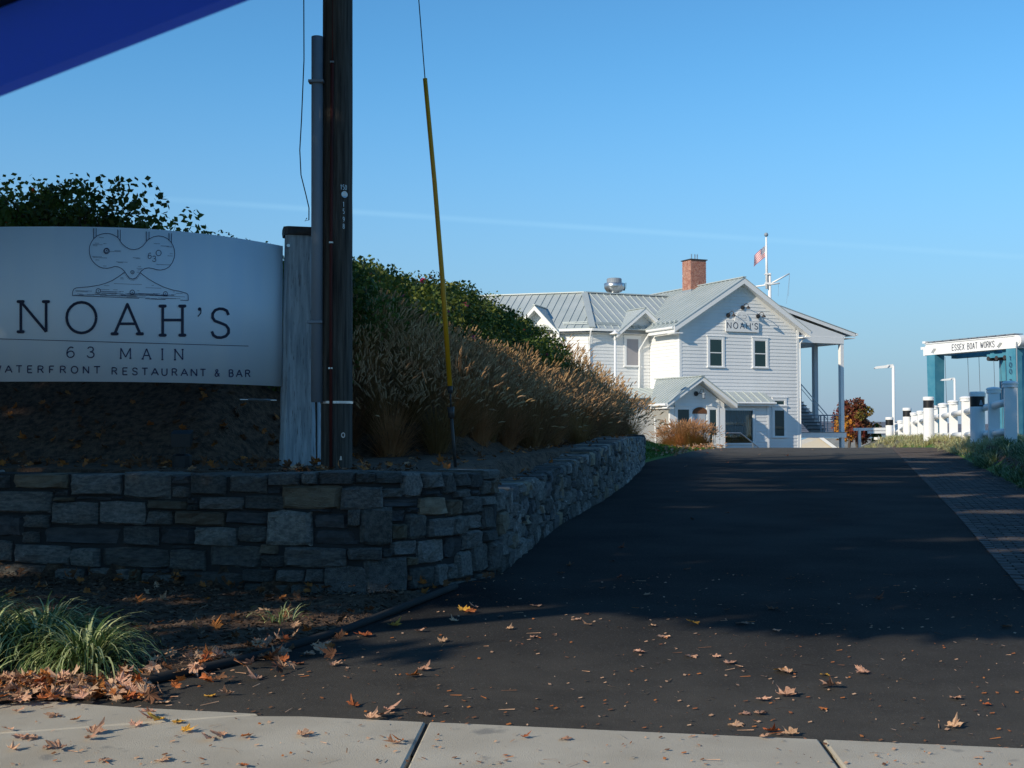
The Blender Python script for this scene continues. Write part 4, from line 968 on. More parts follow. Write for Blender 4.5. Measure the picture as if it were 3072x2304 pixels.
for j in range(9):
    for i in range(6 if j % 2 == 0 else 5):
        u = .4 * (i + (.5 if j % 2 == 0 else 1)) / 6; v = (7 / 13) * (j + .6) / 9.2; c = Vector(fpnt(u, v))
        for sd_ in (-.012, .012):
            sb.add([(c.x + .03 * cos(a * 2 * pi / 10 + pi / 2) * (1 if a % 2 == 0 else .42), c.y + sd_, c.z + .03 * sin(a * 2 * pi / 10 + pi / 2) * (1 if a % 2 == 0 else .42)) for a in range(10)], [tuple(range(10))])
obj('stars', sb, 'flagw', cl, kind='stuff')
# white post lamp in front of the wing
lp = pt(*z2(821, 650), 60)
t = thing('post_lamp', 'slim white post lamp with a flat round cap in front of the wing', 'lamp post', (lp.x, 60, .3))
obj('post', MB().tube([(0, 0, 0), (0, 0, lp.z - .5)], .055, 10), 'trim', t, smooth=True)
obj('lamp_head', MB().lathe([(.06, -.28), (.08, -.25), (.05, -.1), (.06, -.02), (.26, 0), (.25, .03), (.1, .1), (.04, .18), (.0, .2)], (0, 0, lp.z - .3), 18), 'trim', t, smooth=True)
# two parking lot lights on the right
def lot_light(xp, ytop, Y, sc, label):
    p = pt(*z4(xp, ytop), Y); t = thing('parking_light', label, 'street lamp', (p.x, Y, -1.5), 0, 'white parking lot lights'); h = p.z + 1.5; k = Y / 75 * sc
    obj('pole', MB().tube([(0, 0, 0), (0, 0, h - .1)], [.11 * k, .10 * k], 10), 'trim', t, smooth=True)
    obj('arm', MB().bar((0, 0, h - .12 * k), (-.45 * k, 0, h - .17 * k), .14 * k, .22 * k), 'trim', t)
    obj('lamp_head', MB().ext([(-.3 * k, -.16 * k, h - .06 * k), (-1.15 * k, -.16 * k, h - .16 * k), (-1.3 * k, -.16 * k, h - .28 * k), (-1.25 * k, -.16 * k, h - .33 * k), (-.45 * k, -.16 * k, h - .27 * k)], (0, .32 * k, 0)), 'trim', t)
    return t
lot_light(762, 472, 71, .86, 'taller white parking light standing free left of the boat hoist'); lot_light(1373, 605, 100, .62, 'smaller white parking light seen between the legs of the boat hoist')
# bollards along the path
BO = [(1598, 745, 1260, 37, 'bollard with broad black band in the shade, nearest the camera'), (1113, 797, 1265, 50, 'sunlit bollard second nearest along the path, left of the shaded one'),
      (899, 907, 1210, 63, 'third bollard along the path, between the tall sunlit one and the narrower one'), (724, 1000, 1290, 69, 'slim looking fourth bollard along the path just right of the green cedar'),
      (608, 1200, 1290, 73, 'low looking bollard directly in front of the green cedar'), (523, 1287, 1310, 84, 'farthest bollard, only its white top showing over the road crest')]
base = None
for i, (x, yt, yb_, Y, lab) in enumerate(BO):
    p = pt(*z4(x, yt), Y); gz = p.z - 1.52
    if base is None:
        base = thing('bollard', 'white ' + lab, 'bollard', (p.x, Y, gz), 0, 'white bollards with black bands beside the path')
        obj('post', MB().lathe([(.21, -.9), (.205, 1.08), (.2, 1.081)], n=28), 'trim', base, smooth=False)
        bd = obj('lamp_band', MB().lathe([(.203, 1.08), (.203, 1.375)], n=28), 'black', base)
        obj('lens', MB().ext([(-.02, -.206, 1.12), (.09, -.20, 1.12), (.05, -.206, 1.27), (.01, -.206, 1.27)], (0, .02, 0)), 'conduit', bd)
        obj('cap', MB().lathe([(.21, 1.375), (.215, 1.385), (.215, 1.49), (.2, 1.515), (.01, 1.52)], n=28), 'trim', base)
    else: dup(base, (p.x, Y, gz), i * .7, 'white ' + lab)
# white timber guard fence with capped posts
FP = [(1010, 380.7, 27), (993.5, 386.8, 29.3), (979, 391.5, 32), (965.8, 396, 35), (953, 399.8, 38.5), (943, 402.8, 41.5), (934, 405.2, 45), (920.6, 410.3, 50), (914, 412, 54.5), (900.7, 419.9, 62), (896, 423, 68), (885, 437.5, 78)]
names = ['nearest and tallest fence post by the right edge, in shade', 'second fence post from the right, rail running up to the tallest one', 'fence post hidden partly by the shaded bollard', 'sunlit fence post just left of the shaded bollard',
         'fence post under the smaller parking light', 'fence post below the left leg of the boat hoist', 'fence post just right of the tallest sunlit bollard', 'fence post left of the tallest sunlit bollard', 'fence post touching the right side of the third bollard',
         'fence post right of the fourth bollard', 'fence post close beside the pole of the taller parking light', 'farthest low fence post beside the low looking bollard']
fposts = []
fb0 = None
for (px, py, Y), nm in zip(FP, names):
    p = pt(px, py, Y); base_z = p.z - 1.45; Y = Y * 1.2 if Y < 51 else 60 + (Y - 50) * .55; p = pt(px, py, Y); base_z = p.z - 1.7; fposts.append((p.x, Y, base_z))
    if fb0 is None:
        fb0 = thing('fence_post', 'white ' + nm, 'fence post', (p.x, Y, base_z), radians(-16), 'capped white posts of the guard fence')
        obj('post', MB().box(-.145, .145, -.145, .145, -.8, 1.52), 'trim', fb0)
        obj('cap', MB().lathe([(.16, 1.51), (.19, 1.53), (.19, 1.585), (.175, 1.588), (.175, 1.60), (.20, 1.61), (.20, 1.645), (.15, 1.68), (.01, 1.70)], n=24), 'trim', fb0)
    else: dup(fb0, (p.x, Y, base_z), radians(-16), 'white ' + nm)
for i, (a, b) in enumerate(zip(fposts, fposts[1:])):
    pa_ = Vector(a); pb_ = Vector(b); mid = (pa_ + pb_) / 2; d = pb_ - pa_; L2 = d.length
    t = thing('fence_rail', 'white rounded timber rail pair of the guard fence, %s span counted from the right edge' % ['first', 'second', 'third', 'fourth', 'fifth', 'sixth', 'seventh', 'eighth', 'ninth', 'tenth', 'farthest'][i], 'fence rail', mid, 0, 'white rails of the guard fence')
    for zz, nm in ((1.18, 'top_rail'), (.42, 'bottom_rail')):
        m = MB(); q = [(-d / 2)[:], (d / 2)[:]]
        m.tube([(q[0][0], q[0][1], q[0][2] + zz), (q[1][0], q[1][1], q[1][2] + zz)], .10, 12); obj(nm, m, 'trim', t, smooth=True)
# ================================================================ BOAT HOIST
LX, LY = pt(936, 400, 120)[:2]; RX, RY = pt(1016.5, 400, 110.5)[:2]
dv = Vector((RX - LX, RY - LY)); Lh = dv.length; ang = math.atan2(dv.y, dv.x)
bh_t = thing('boat_hoist', 'tall blue boat hoist with white top beam lettered ESSEX BOAT WORKS', 'travel lift', (LX, LY, -1.6), ang)
ZT = 11.4                                           # beam top above hoist base; local x runs along the lettered beam, local -y faces the driveway side
for x, s in ((0, 1), (Lh, 1)):
    m = MB(); tp, bt = .56, .44
    m.add([(x - bt, -bt, 0), (x + bt, -bt, 0), (x + bt, bt, 0), (x - bt, bt, 0), (x - tp, -tp, ZT - 1.1), (x + tp, -tp, ZT - 1.1), (x + tp, tp, ZT - 1.1), (x - tp, tp, ZT - 1.1)], [(0, 3, 2, 1), (4, 5, 6, 7), (0, 1, 5, 4), (1, 2, 6, 5), (2, 3, 7, 6), (3, 0, 4, 7)]); obj('leg', m, 'cyan', bh_t)
for x in (0, Lh):
    m = MB(); m.box(x - .45, x + .45, 8, 8.9, 0, ZT - 1.1); obj('leg', m, 'cyan', bh_t)
m = MB(); m.ext([(-1.2, -.42, ZT - 1.1), (Lh + 1.0, -.42, ZT - 1.1), (Lh + 1.0, -.42, ZT), (-.7, -.42, ZT), (-1.2, -.42, ZT - .5)], (0, .84, 0)); bmm = obj('lettered_beam', m, 'trim', bh_t)
m = MB(); m.box(-.9, Lh + .6, -.50, -.425, ZT - .04, ZT + .04).box(-.9, Lh + .6, -.50, -.425, ZT - 1.08, ZT - 1.0); obj('beam_flange', m, 'trim', bmm)
lt = MB(); xx = Lh * .27
for ch in 'ESSEX BOAT WORKS':
    if ch == ' ': xx += .3; continue
    wch = .24 if ch != 'W' else .36
    lt = MB(); glyph(lt, ch, xx, ZT - .84, xx + wch, ZT - .3, .07, lambda a, b, k: (a, -.43 - k * .001, b), dots=False); xx += wch + .10; obj('letter', lt, 'signgrey', bmm)
lt = MB(); zz = ZT - 1.75
for ch in '100 TON':
    if ch == ' ': zz -= .35; continue
    lt = MB(); glyph(lt, ch, Lh - .1, zz - .38, Lh + .18, zz, .06, lambda a, b, k: (a, -.66 - k * .001, b), dots=False); zz -= .56; obj('letter', lt, 'print', bh_t)
obj('inner_beam', MB().box(-.4, Lh + .4, 2.2, 2.9, ZT - 1.35, ZT - .75), 'cyan', bh_t)
obj('cross_beam', MB().box(-.4, .4, .43, 8.9, ZT - 1.1, ZT - .2), 'cyan', bh_t)
obj('trolley', MB().box(Lh - 3.4, Lh - .8, -.1, .9, ZT - 1.75, ZT - 1.42).box(Lh - 3.1, Lh - 2.6, 0, .8, ZT - 1.5, ZT - 1.12).box(Lh - 1.6, Lh - 1.1, 0, .8, ZT - 1.5, ZT - 1.12), 'cyan', bh_t)
m = MB()
for x in (-3.2, -2.2, -1.2): m.tube([(Lh + x, -.14, ZT - 1.8), (Lh + x, .94, ZT - 1.8)], .2, 12)
obj('sheave', m, 'iron', bh_t)
m = MB()
for x, y in ((.95, .3), (2.6, 1.5), (3.5, 2.0), (Lh - 3.0, .3), (Lh - 2.4, .5), (Lh - 1.7, .4), (Lh - 1.1, .6)): m.tube([(x, y, ZT - 1.3), (x + .25, y, 2)], .022, 5, caps=False)
obj('hoist_cable', m, 'signgrey', bh_t)
m = MB()
for i in range(10): x = -.6 + i * Lh / 9; m.box(x, x + Lh / 9 - .18, -.5, .5, ZT + .12, ZT + .2); m.box(x + .02, x + .1, -.35, -.25, ZT, ZT + .12)
obj('catwalk', m, 'conduit', bh_t)
m = MB()
for x in (.25, Lh - 1.5): obj('bracket', MB().ext([(x, -.43, ZT - .9), (x + .4, -.43, ZT - .5), (x, -.43, ZT - .5)], (0, -.3, 0)), 'trim', bh_t)
obj('end_bracket', MB().box(-1.7, -1.2, -.3, .1, ZT - .5, ZT - .25), 'trim', bh_t); obj('end_bracket', MB().box(-1.1, -.7, -.6, -.2, ZT + .05, ZT + .25), 'trim', bh_t)
m = MB(); m.tube([(Lh + .95, -.75, ZT - .5), (Lh + .95, .5, ZT - .5)], .5, 18); m.tube([(Lh + 1.0, -.8, ZT - .5), (Lh + 1.0, -.76, ZT - .5)], .3, 12); obj('winch_drum', m, 'trim', bh_t)
m = MB(); m.tube([(Lh + 1.05, -.9, ZT - .6), (Lh + 1.1, -.9, 1)], .05, 6); m.tube([(Lh + .95, -.8, ZT - 1.2), (Lh + .9, -.8, 3)], .02, 5); obj('pipe', m, 'conduit', bh_t)
for x in (0, Lh):
    obj('wheel', MB().tube([(x - .35, .3, -.25), (x + .35, .3, -.25)], .75, 20), 'rubber', bh_t)
# ================================================================ FAR SHEDS
sh = thing('grey_roof_shed', 'low shed with weathered grey shingle roof beyond the road crest left of the cedar', 'shed', (*pt(855, 440, 112)[:2], -1.5))
obj('wall', MB().box(-2.8, 3.4, 0, 5, 0, .95), 'beige', sh); obj('roof', MB().ext([(-3.6, -.4, .9), (-3.6, 2.5, 2.45), (-3.6, 5.4, .9)], (7.4, 0, 0)), 'shingle', sh)
s2_ = thing('beige_shed', 'beige clapboard shed with white rake trim seen under the porch deck', 'shed', (*pt(822, 440, 96)[:2], -1.5))
bm2 = MB().ext([(-2.0, 0, 0), (1.45, 0, 0), (1.45, 0, 1.35), (-.1, 0, 2.55), (-2.0, 0, 1.9)], (0, 4, 0)); obj('wall', bm2, 'beige', s2_)
for i in range(9): obj('clapboard', MB().ext([(-1.9, -.05, .1 + i * .2), (1.4, -.05, .1 + i * .2), (1.4, 0, .29 + i * .2), (-1.9, 0, .29 + i * .2)], (0, .02, 0)), 'beige', s2_)
obj('rake_trim', MB().bar((-.3, -.12, 2.72), (1.9, -.12, 1.1), .12, .22), 'trim', s2_); obj('roof', MB().ext([(-.3, -.15, 2.78), (2.1, -.15, 1.08), (2.1, -.15, 1.16), (-.3, -.15, 2.9)], (0, 4.3, 0)), 'shingle', s2_)
s3_ = thing('dock_frame', 'white post frame with pale teal top beam left of the cedar', 'frame', (*pt(859.5, 440, 74)[:2], -1.2))
hh = pt(859, 428.5, 74).z + 1.2
obj('post', MB().box(-.07, .07, -.07, .07, 0, hh), 'trim', s3_); obj('top_beam', MB().bar((-.35, 0, hh - .05), (2.6, .3, hh - .02), .12, .16).bar((.5, .1, hh - .22), (2.6, .3, hh - .2), .1, .14), 'trim', s3_); obj('post', MB().box(1.75, 1.95, .1, .3, 0, hh - .1), 'cyan', s3_)
# ================================================================ NOAH'S SIGN, POSTS, POLE
def sgY(x):  # distance of the curved banner by photo column (source pixels)
    t = (x - 130) / 715; return 12.06 + 1.27 * abs(t) ** 2.6
def sgP(x, y, off=0): p = pt(x / 3, y / 3, sgY(x)); return Vector((p.x, p.y - off, p.z))
CR = lambda X, Y: (X * .6028, 450 + Y * .6028)
ns = thing('banner_sign', "long curved white sign reading NOAH'S 63 MAIN above the stone wall", 'sign', sgP(400, 1140))
no = Vector(ns.location)
tY = lambda x: 1.5 + .0  # (kept simple: level top and bottom edges)
bmn = MB(); colx = [-560 + i * 1405 / 180 for i in range(181)]
for off in (0, .012):
    for x in colx:
        p = pt(x / 3, 400, sgY(x)); bmn.v += [(p.x - no.x, p.y + off - no.y, 1.975 - no.z), (p.x - no.x, p.y + off - no.y, 3.445 - no.z)]
N2 = len(colx) * 2
for i in range(180):
    a = 2 * i; bmn.f += [(a, a + 2, a + 3, a + 1), (N2 + a + 1, N2 + a + 3, N2 + a + 2, N2 + a), (a + 1, a + 3, N2 + a + 3, N2 + a + 1), (a, N2 + a, N2 + a + 2, a + 2)]; bmn.m += [0] * 4
obj('panel', bmn, 'banner', ns, smooth=False)
for p_ in ns.children[0].data.polygons: p_.use_smooth = abs(p_.normal.z) < .5
_tab = [(pt(x / 3, 400, sgY(x)).x, sgY(x)) for x in colx]
def mp(x, y, k):
    p = sgP(x, y); Yp = lerp(_tab, p.x); p = pt(x / 3, y / 3, Yp); return Vector((p.x, lerp(_tab, p.x) - .006 - k * .0004, p.z)) - no
for ch, x0, y0, x1, y1 in (('N', 105, 905, 231, 755), ('O', 333, 911, 480, 758), ('A', 572, 915, 698, 768), ('H', 811, 922, 909, 777), ("'", 978, 842, 1004, 784), ('S', 1052, 934, 1143, 790)):
    m = MB(); a, b = CR(x0, y0), CR(x1, y1)
    if ch == "'":
        c = CR(994, 792); m.add([mp(c[0] + 5.4 * cos(t * pi / 6), c[1] + 5.4 * sin(t * pi / 6), 0) for t in range(12)], [tuple(range(12))]); strokes(m, [[CR(1001, 795), CR(1000, 812), CR(986, 829)]], 3.4, mp)
    else: glyph(m, ch, a[0], a[1], b[0], b[1], 8.2, mp, serif=7.6 if ch in 'NAH' else 0)
    obj('letter', m, 'navy', ns)
m = MB()
for ch, x0, y0, x1, y1 in (('6', 332, 1032, 372, 980), ('3', 434, 1033, 471, 981), ('M', 602, 1037, 650, 986), ('A', 711, 1040, 750, 989), ('I', 795, 1043, 823, 991), ('N', 872, 1044, 910, 993)):
    m = MB(); a, b = CR(x0, y0), CR(x1, y1); glyph(m, ch, a[0], a[1], b[0], b[1], 3.3, mp, serif=3 if ch in 'MAIN' else 0, dots=False); obj('letter', m, 'print', ns)
m = MB()
for ch, x0, x1 in (('W', -40, 6), ('A', 27, 61), ('T', 82, 110), ('E', 139, 161), ('R', 191, 217), ('F', 248, 269), ('R', 302, 328), ('O', 356, 388), ('N', 416, 442), ('T', 469, 499), ('R', 559, 583), ('E', 613, 635), ('S', 660, 685), ('T', 708, 736), ('A', 755, 789), ('U', 807, 832), ('R', 858, 882), ('A', 902, 935), ('N', 953, 980), ('T', 998, 1024), ('&', 1070, 1093), ('B', 1142, 1162), ('A', 1177, 1206), ('R', 1223, 1245)):
    m = MB(); yb = 1107 + .0185 * x0 if x0 > 500 else 1107 + .011 * x0; a, b = CR(x0, yb), CR(x1, yb - 34); glyph(m, ch, a[0], a[1], b[0], b[1], 3.3, mp, dots=False); obj('letter', m, 'print', ns)
m = MB(); strokes(m, [[CR(x, 940 + x * .0291) for x in range(-330, 1241, 60)] + [CR(1237, 976)]], 1.8, mp, dots=False); obj('rule_line', m, 'print', ns)
# pulley and cleat emblem in line work
E5 = lambda pts: [(200 + x * .22604, 650 + y * .22604) for x, y in pts]
def cr5(cx, cy, rx, ry, a0=0, a1=360, n=22): return [(cx + rx * cos(radians(a0 + (a1 - a0) * i / n)), cy + ry * sin(radians(a0 + (a1 - a0) * i / n))) for i in range(n + 1)]
lines = [[(712, 325), (690, 285), (655, 260), (610, 236), (560, 224), (510, 224), (455, 235), (405, 257), (360, 296), (330, 340), (310, 390), (303, 440), (306, 490), (320, 540), (345, 588), (385, 632), (430, 664), (480, 682), (540, 687), (590, 678), (640, 662), (690, 668), (735, 692), (770, 725), (800, 772), (835, 815), (880, 828), (925, 813), (955, 775), (985, 730), (1035, 690), (1090, 680), (1150, 690), (1200, 706), (1250, 710), (1310, 698), (1365, 665), (1405, 610), (1430, 545), (1437, 490), (1430, 430), (1412, 380), (1385, 335), (1340, 292), (1285, 265), (1220, 256), (1160, 266), (1110, 290), (1075, 315), (1048, 350), (1010, 392), (960, 425), (900, 438), (840, 430), (785, 402), (740, 362), (712, 325)],
         [(357, 155), (360, 292)], [(395, 155), (393, 265)], [(680, 173), (682, 283)], [(715, 175), (714, 325)], [(1057, 198), (1060, 330)], [(1096, 200), (1096, 300)], [(1359, 220), (1362, 310)], [(1394, 222), (1393, 350)],
         cr5(533, 455, 37, 37), cr5(530, 452, 27, 27, n=14), cr5(1223, 483, 34, 37), cr5(876, 738, 22, 22, n=14), cr5(423, 986, 30, 30, n=16), cr5(874, 1004, 30, 30, n=16), cr5(1313, 1024, 27, 29, n=16),
         cr5(532, 452, 5, 5, n=6), cr5(423, 986, 4, 4, n=6), cr5(874, 1004, 4, 4, n=6), cr5(1313, 1024, 4, 4, n=6), cr5(876, 738, 4, 4, n=6),
         [(772, 738), (700, 792), (610, 848), (520, 885), (430, 910), (300, 932), (130, 946), (98, 962), (82, 1000), (80, 1047), (400, 1060), (800, 1078), (1200, 1096), (1617, 1113), (1614, 1040), (1595, 1018), (1500, 990), (1400, 972), (1290, 935), (1180, 882), (1080, 822), (982, 748)]]
m = MB(); strokes(m, [E5(l) for l in lines], 1.8, mp, dots=False)
glyph(m, '6', *E5([(1080, 555)])[0], *E5([(1128, 482)])[0], 1.6, mp, dots=False); glyph(m, '3', *E5([(1140, 596)])[0], *E5([(1190, 524)])[0], 1.6, mp, dots=False)
obj('emblem', m, 'print', ns, kind='stuff')
m = MB(); rr = random.Random(3); gr = []
for x, y, l in ((435, 277, 60), (380, 352, 55), (490, 357, 40), (350, 370, 130), (350, 386, 60), (340, 528, 130), (350, 542, 190), (385, 575, 50), (485, 655, 50), (575, 460, 150), (640, 450, 80), (660, 600, 150), (680, 610, 70), (880, 545, 90), (920, 556, 60), (1160, 358, 80), (1250, 388, 110), (1330, 400, 80), (1370, 492, 40), (1340, 520, 70), (1190, 634, 190), (950, 660, 40), (930, 685, 80), (945, 705, 60), (930, 738, 35), (715, 810, 40), (712, 826, 50), (630, 888, 370), (500, 915, 70), (1050, 943, 210), (1130, 912, 30), (450, 965, 120), (620, 970, 60), (700, 993, 60), (940, 983, 30), (1410, 998, 30), (1450, 1018, 90), (1390, 1036, 60)): gr.append([(x, y), (x + l, y + l * .04)])
for i in range(46): x = rr.uniform(90, 1300); y = 985 + x * .035 + rr.uniform(-12, 62); l = rr.uniform(60, 300); l = min(l, 1600 - x); gr.append([(x, y), (x + l, y + l * .035)])
for x0, y0, y1 in ((360, 160, 285), (682, 180, 275), (1060, 205, 320), (1362, 228, 305)):
    y = y0
    while y < y1: gr.append([(x0, y + 8), (x0 + 16, y)]); y += 16
for i in range(14): t = i / 13; x = 780 + 200 * t; y = 745 + 90 * sin(pi * t); gr.append([(x, y), (x + (t - .5) * 34, y + 18)])
strokes(m, [E5(l) for l in gr], .8, mp, dots=False); obj('emblem_hatching', m, 'print', ns, kind='stuff')
# weathered square timber post at the sign's right end
def hexpost(t, w0, w1, h, n=10):
    m = MB(); vs = []; rr = random.Random(2); ch = .12
    sh_ = [(-.5, -.5 + ch), (-.5 + ch, -.5), (.5 - ch, -.5), (.5, -.5 + ch), (.5, .5 - ch), (.5 - ch, .5), (-.5 + ch, .5), (-.5, .5 - ch)]
    for i in range(n + 1):
        k = i / n; w_ = w0 + (w1 - w0) * k
        for a, b in sh_: vs.append((a * w_ + rr.uniform(-.006, .006), b * w_ + rr.uniform(-.006, .006), h * k))
    fs = []
    for i in range(n):
        for j in range(8): j2 = (j + 1) % 8; fs.append((i * 8 + j, i * 8 + j2, (i + 1) * 8 + j2, (i + 1) * 8 + j))
    fs.append(tuple(range(n * 8, n * 8 + 8))); m.add(vs, fs); return m
pp = pt(290.5, 457, 13.35)
tp_ = thing('timber_post', "weathered grey timber post with dark cap at the right end of the NOAH'S sign", 'post', (pp.x + .06, 13.42, 1.1), radians(14))
hz_ = pt(290, 236, 13.35).z - 1.1
obj('shaft', hexpost(tp_, .36, .285, hz_), 'oldwood', tp_)
obj('cap', hexpost(tp_, .325, .335, .085, 2), 'iron', tp_, loc=(0, 0, hz_ + .001))
obj('splint', MB().ext([(.2, -.12, -.05), (.28, -.02, -.05), (.27, -.02, 1.05), (.19, -.12, 1.1)], (0, .1, 0)).ext([(.17, -.16, 1.06), (.32, -.04, .98), (.31, -.04, 1.14), (.16, -.16, 1.3)], (0, .14, 0)), 'oldwood', tp_)
obj('bolt', MB().tube([(-.12, -.19, hz_ - .12), (-.12, -.14, hz_ - .12)], .018, 8), 'galv', tp_)
t2 = dup(tp_, (pt(-186, 457, 14.2).x - .1, 14.2, 1.1), -.3, "weathered grey timber post at the hidden left end of the NOAH'S sign")
cb_ = MB(); a = sgP(845, 1160); cb_.tube([(pp.x - .14, 13.3, 1.83), (pp.x - .5, 13.2, 1.835)], .006, 5); cb_.tube([(pp.x - .2, 13.28, 1.83), (pp.x - .42, 13.22, 1.834)], .014, 6)
tag(obj('turnbuckle_cable', cb_, 'galv'), 'thin steel cable with turnbuckle under the right end of the sign', 'cable')
# floodlight
fp_ = pt(182, 468, 12.9)
t = thing('floodlight', 'small black floodlight on a stake in the mulch below the sign', 'spotlight', (fp_.x, 12.9, 1.13))
obj('base', MB().lathe([(.1, 0), (.1, .13), (.07, .15)], n=12), 'black', t); obj('stem', MB().tube([(0, 0, .14), (0, 0, .24)], .035, 8), 'black', t); obj('lamp_head', MB().ext([(-.09, -.07, .22), (.09, -.07, .22), (.1, -.07, .35), (-.1, -.07, .35)], (0, .12, .04)), 'black', t)
# utility pole
PY = 12.7
gz = hgt = height(pt(336, 463, PY).x, PY)
cxp = pt(336.5, 463, PY).x
up_ = thing('utility_pole', 'dark wooden utility pole with grey conduit and thin red cable guard beside the sign post', 'utility pole', (cxp, PY, gz - .05))
rb, rt_ = .158, .132
pv = []; HP = 16.2
m = MB(); n = 22; vs = []
rr = random.Random(11); groove = [rr.uniform(-.004, .004) for _ in range(n)]
for i in range(60):
    z = HP * i / 59; r = (rb + (rt_ - rb) * i / 59)
    for k in range(n): t_ = 2 * pi * k / n; q = r + groove[k] + rr.uniform(-.0015, .0015); vs.append((q * cos(t_) - z * .0025, q * sin(t_), z))
m.add(vs, [(i * n + k, i * n + (k + 1) % n, (i + 1) * n + (k + 1) % n, (i + 1) * n + k) for i in range(59) for k in range(n)] + [tuple(range(59 * n, 60 * n))])
obj('shaft', m, 'polewood', up_, smooth=True)
Xz = lambda z: -z * .0025
zc0 = pt(320, 397, PY - .12).z - gz; zc1 = pt(320, 31, PY - .12).z - gz
cdx = pt(316.5, 200, PY).x - cxp
obj('conduit', MB().tube([(cdx + .03, -.09, zc0), (cdx + .012, -.09, zc1)], .058, 14), 'conduit', up_, smooth=True)
m = MB()
for pyc in (80, 318): z = pt(320, pyc, PY).z - gz; m.box(cdx - .065, cdx + .085, -.165, -.06, z - .012, z + .012)
obj('conduit_strap', m, 'conduit', up_)
zr0 = 0; zr1 = pt(334, 60, PY).z - gz
rd = pt(332.5, 430, PY).x - cxp; rd1 = pt(334.5, 70, PY).x - cxp
obj('cable_guard', MB().tube([(rd + .01, -.172, 0), (rd, -.168, 2), (rd1, -.162, zr1)], .016, 8), 'rust', up_, smooth=True)
obj('ground_wire', MB().tube([(rd1, -.15, zr1), (rd1 + .005, -.14, HP)], .005, 5), 'rust', up_)
m = MB()
for pyc in (62, 240, 364): z = pt(334, pyc, PY).z - gz; m.box(rd1 - .02, rd1 + .02, -.184, -.155, z - .008, z + .008)
obj('guard_staple', m, 'galv', up_)
z = pt(340, 397.5, PY).z - gz
m = MB(); m.tube([(Xz(z), 0, z - .012), (Xz(z), 0, z + .012)], .163, 24); obj('steel_band', m, 'galv', up_)
m = MB()
def pole_mp(a, b, k):                                # wrap flat marks round the pole; a = arc metres from the facing line, b = height
    th_ = -pi / 2 + a / .155; r_ = .159 + k * .0004; return (r_ * cos(th_) + Xz(b), r_ * sin(th_), b)
zt = lambda py: pt(345, py, PY - .15).z - gz
for ch, py, dx in (('1', 182, .06), ('5', 182, .083), ('0', 182, .108), ('1', 199, .085), ('5', 206, .085), ('9', 214, .085), ('8', 221, .085)):
    glyph(m, ch, dx - .009, zt(py) - .024, dx + .009, zt(py) + .024, .005, pole_mp, dots=False)
obj('pole_numbers', m, 'galv', up_)
m = MB(); m.add([pole_mp(.095 + .034 * cos(a * pi / 6), zt(189) + .034 * sin(a * pi / 6), 4) for a in range(12)], [tuple(range(12))]); obj('round_tag', m, 'galv', up_)
m = MB(); strokes(m, [[(.085 + .016 * cos(a * pi / 7), zt(430) + .022 * sin(a * pi / 7)) for a in range(15)]], .010, pole_mp); obj('ring_tag', m, 'galv', up_)
m = MB(); m.add([pole_mp(*q, 2) for q in ((.05, zt(453) - .02), (.075, zt(453) - .02), (.068, zt(453) + .02), (.058, zt(453) + .02))], [(0, 1, 2, 3)]); obj('small_tag', m, 'galv', up_)
bc = MB(); ex = pt(350.8, 200, PY).x - cxp
bc.tube([(ex + .012, -.03, 0), (ex + .005, -.03, 3), (ex - .012, -.03, 8), (ex - .03, -.03, HP)], .008, 6)
for py in (57, 120, 178): z = zt(py); bc.box(ex - .02, ex + .012, -.04, -.02, z - .008, z + .008)
obj('black_cable', bc, 'black', up_)
lw = MB(); lp_ = [(303.5, -60), (303.8, 0), (304, 60), (301.5, 120), (299.8, 150), (301, 175), (306, 195), (309, 208)]
lw.tube([pt(a, b, PY - .02) - Vector(up_.location) for a, b in lp_], .006, 6); q = pt(309, 208, PY - .02) - Vector(up_.location); lw.tube([q, q + Vector((0, 0, -.12)), q + Vector((-.04, 0, -.13)), q + Vector((-.02, 0, -.1))], .006, 5)
obj('loop_wire', lw, 'black', up_, smooth=True)
# guy wire with yellow guard
g0 = pt(456, 463, 12.9); g0.z = height(g0.x, 12.9) - .05
gt_ = thing('guy_wire', 'steel guy wire with long yellow plastic guard leaning toward the pole', 'guy wire', g0)
def gp(px, py, Y): return pt(px, py, Y) - g0
pA = gp(449.9, 386, 12.87); pB = gp(425, 78.5, 12.8); pC = gp(418.8, 0, 12.78); top = pC + (pC - pB).normalized() * 7
obj('anchor_rod', MB().tube([Vector((0, 0, 0)), gp(451, 412, 12.87)], .016, 8), 'iron', gt_, smooth=True)
obj('clamp', MB().tube([gp(451.4, 418, 12.87), gp(450.8, 407, 12.87)], [.03, .036], 8).tube([gp(450.9, 407, 12.87), gp(450.3, 390, 12.87)], .010, 6).tube([gp(450.2, 393, 12.87), gp(449.9, 386, 12.87)], .026, 8), 'iron', gt_, smooth=True)
obj('yellow_guard', MB().tube([pA, pA.lerp(pB, .33) + Vector((.012, 0, 0)), pA.lerp(pB, .66) + Vector((.012, 0, 0)), pB], [.026, .025, .024, .023], 10), 'yellow', gt_, smooth=True)
obj('wire', MB().tube([pB, top], .006, 6), 'iron', gt_)
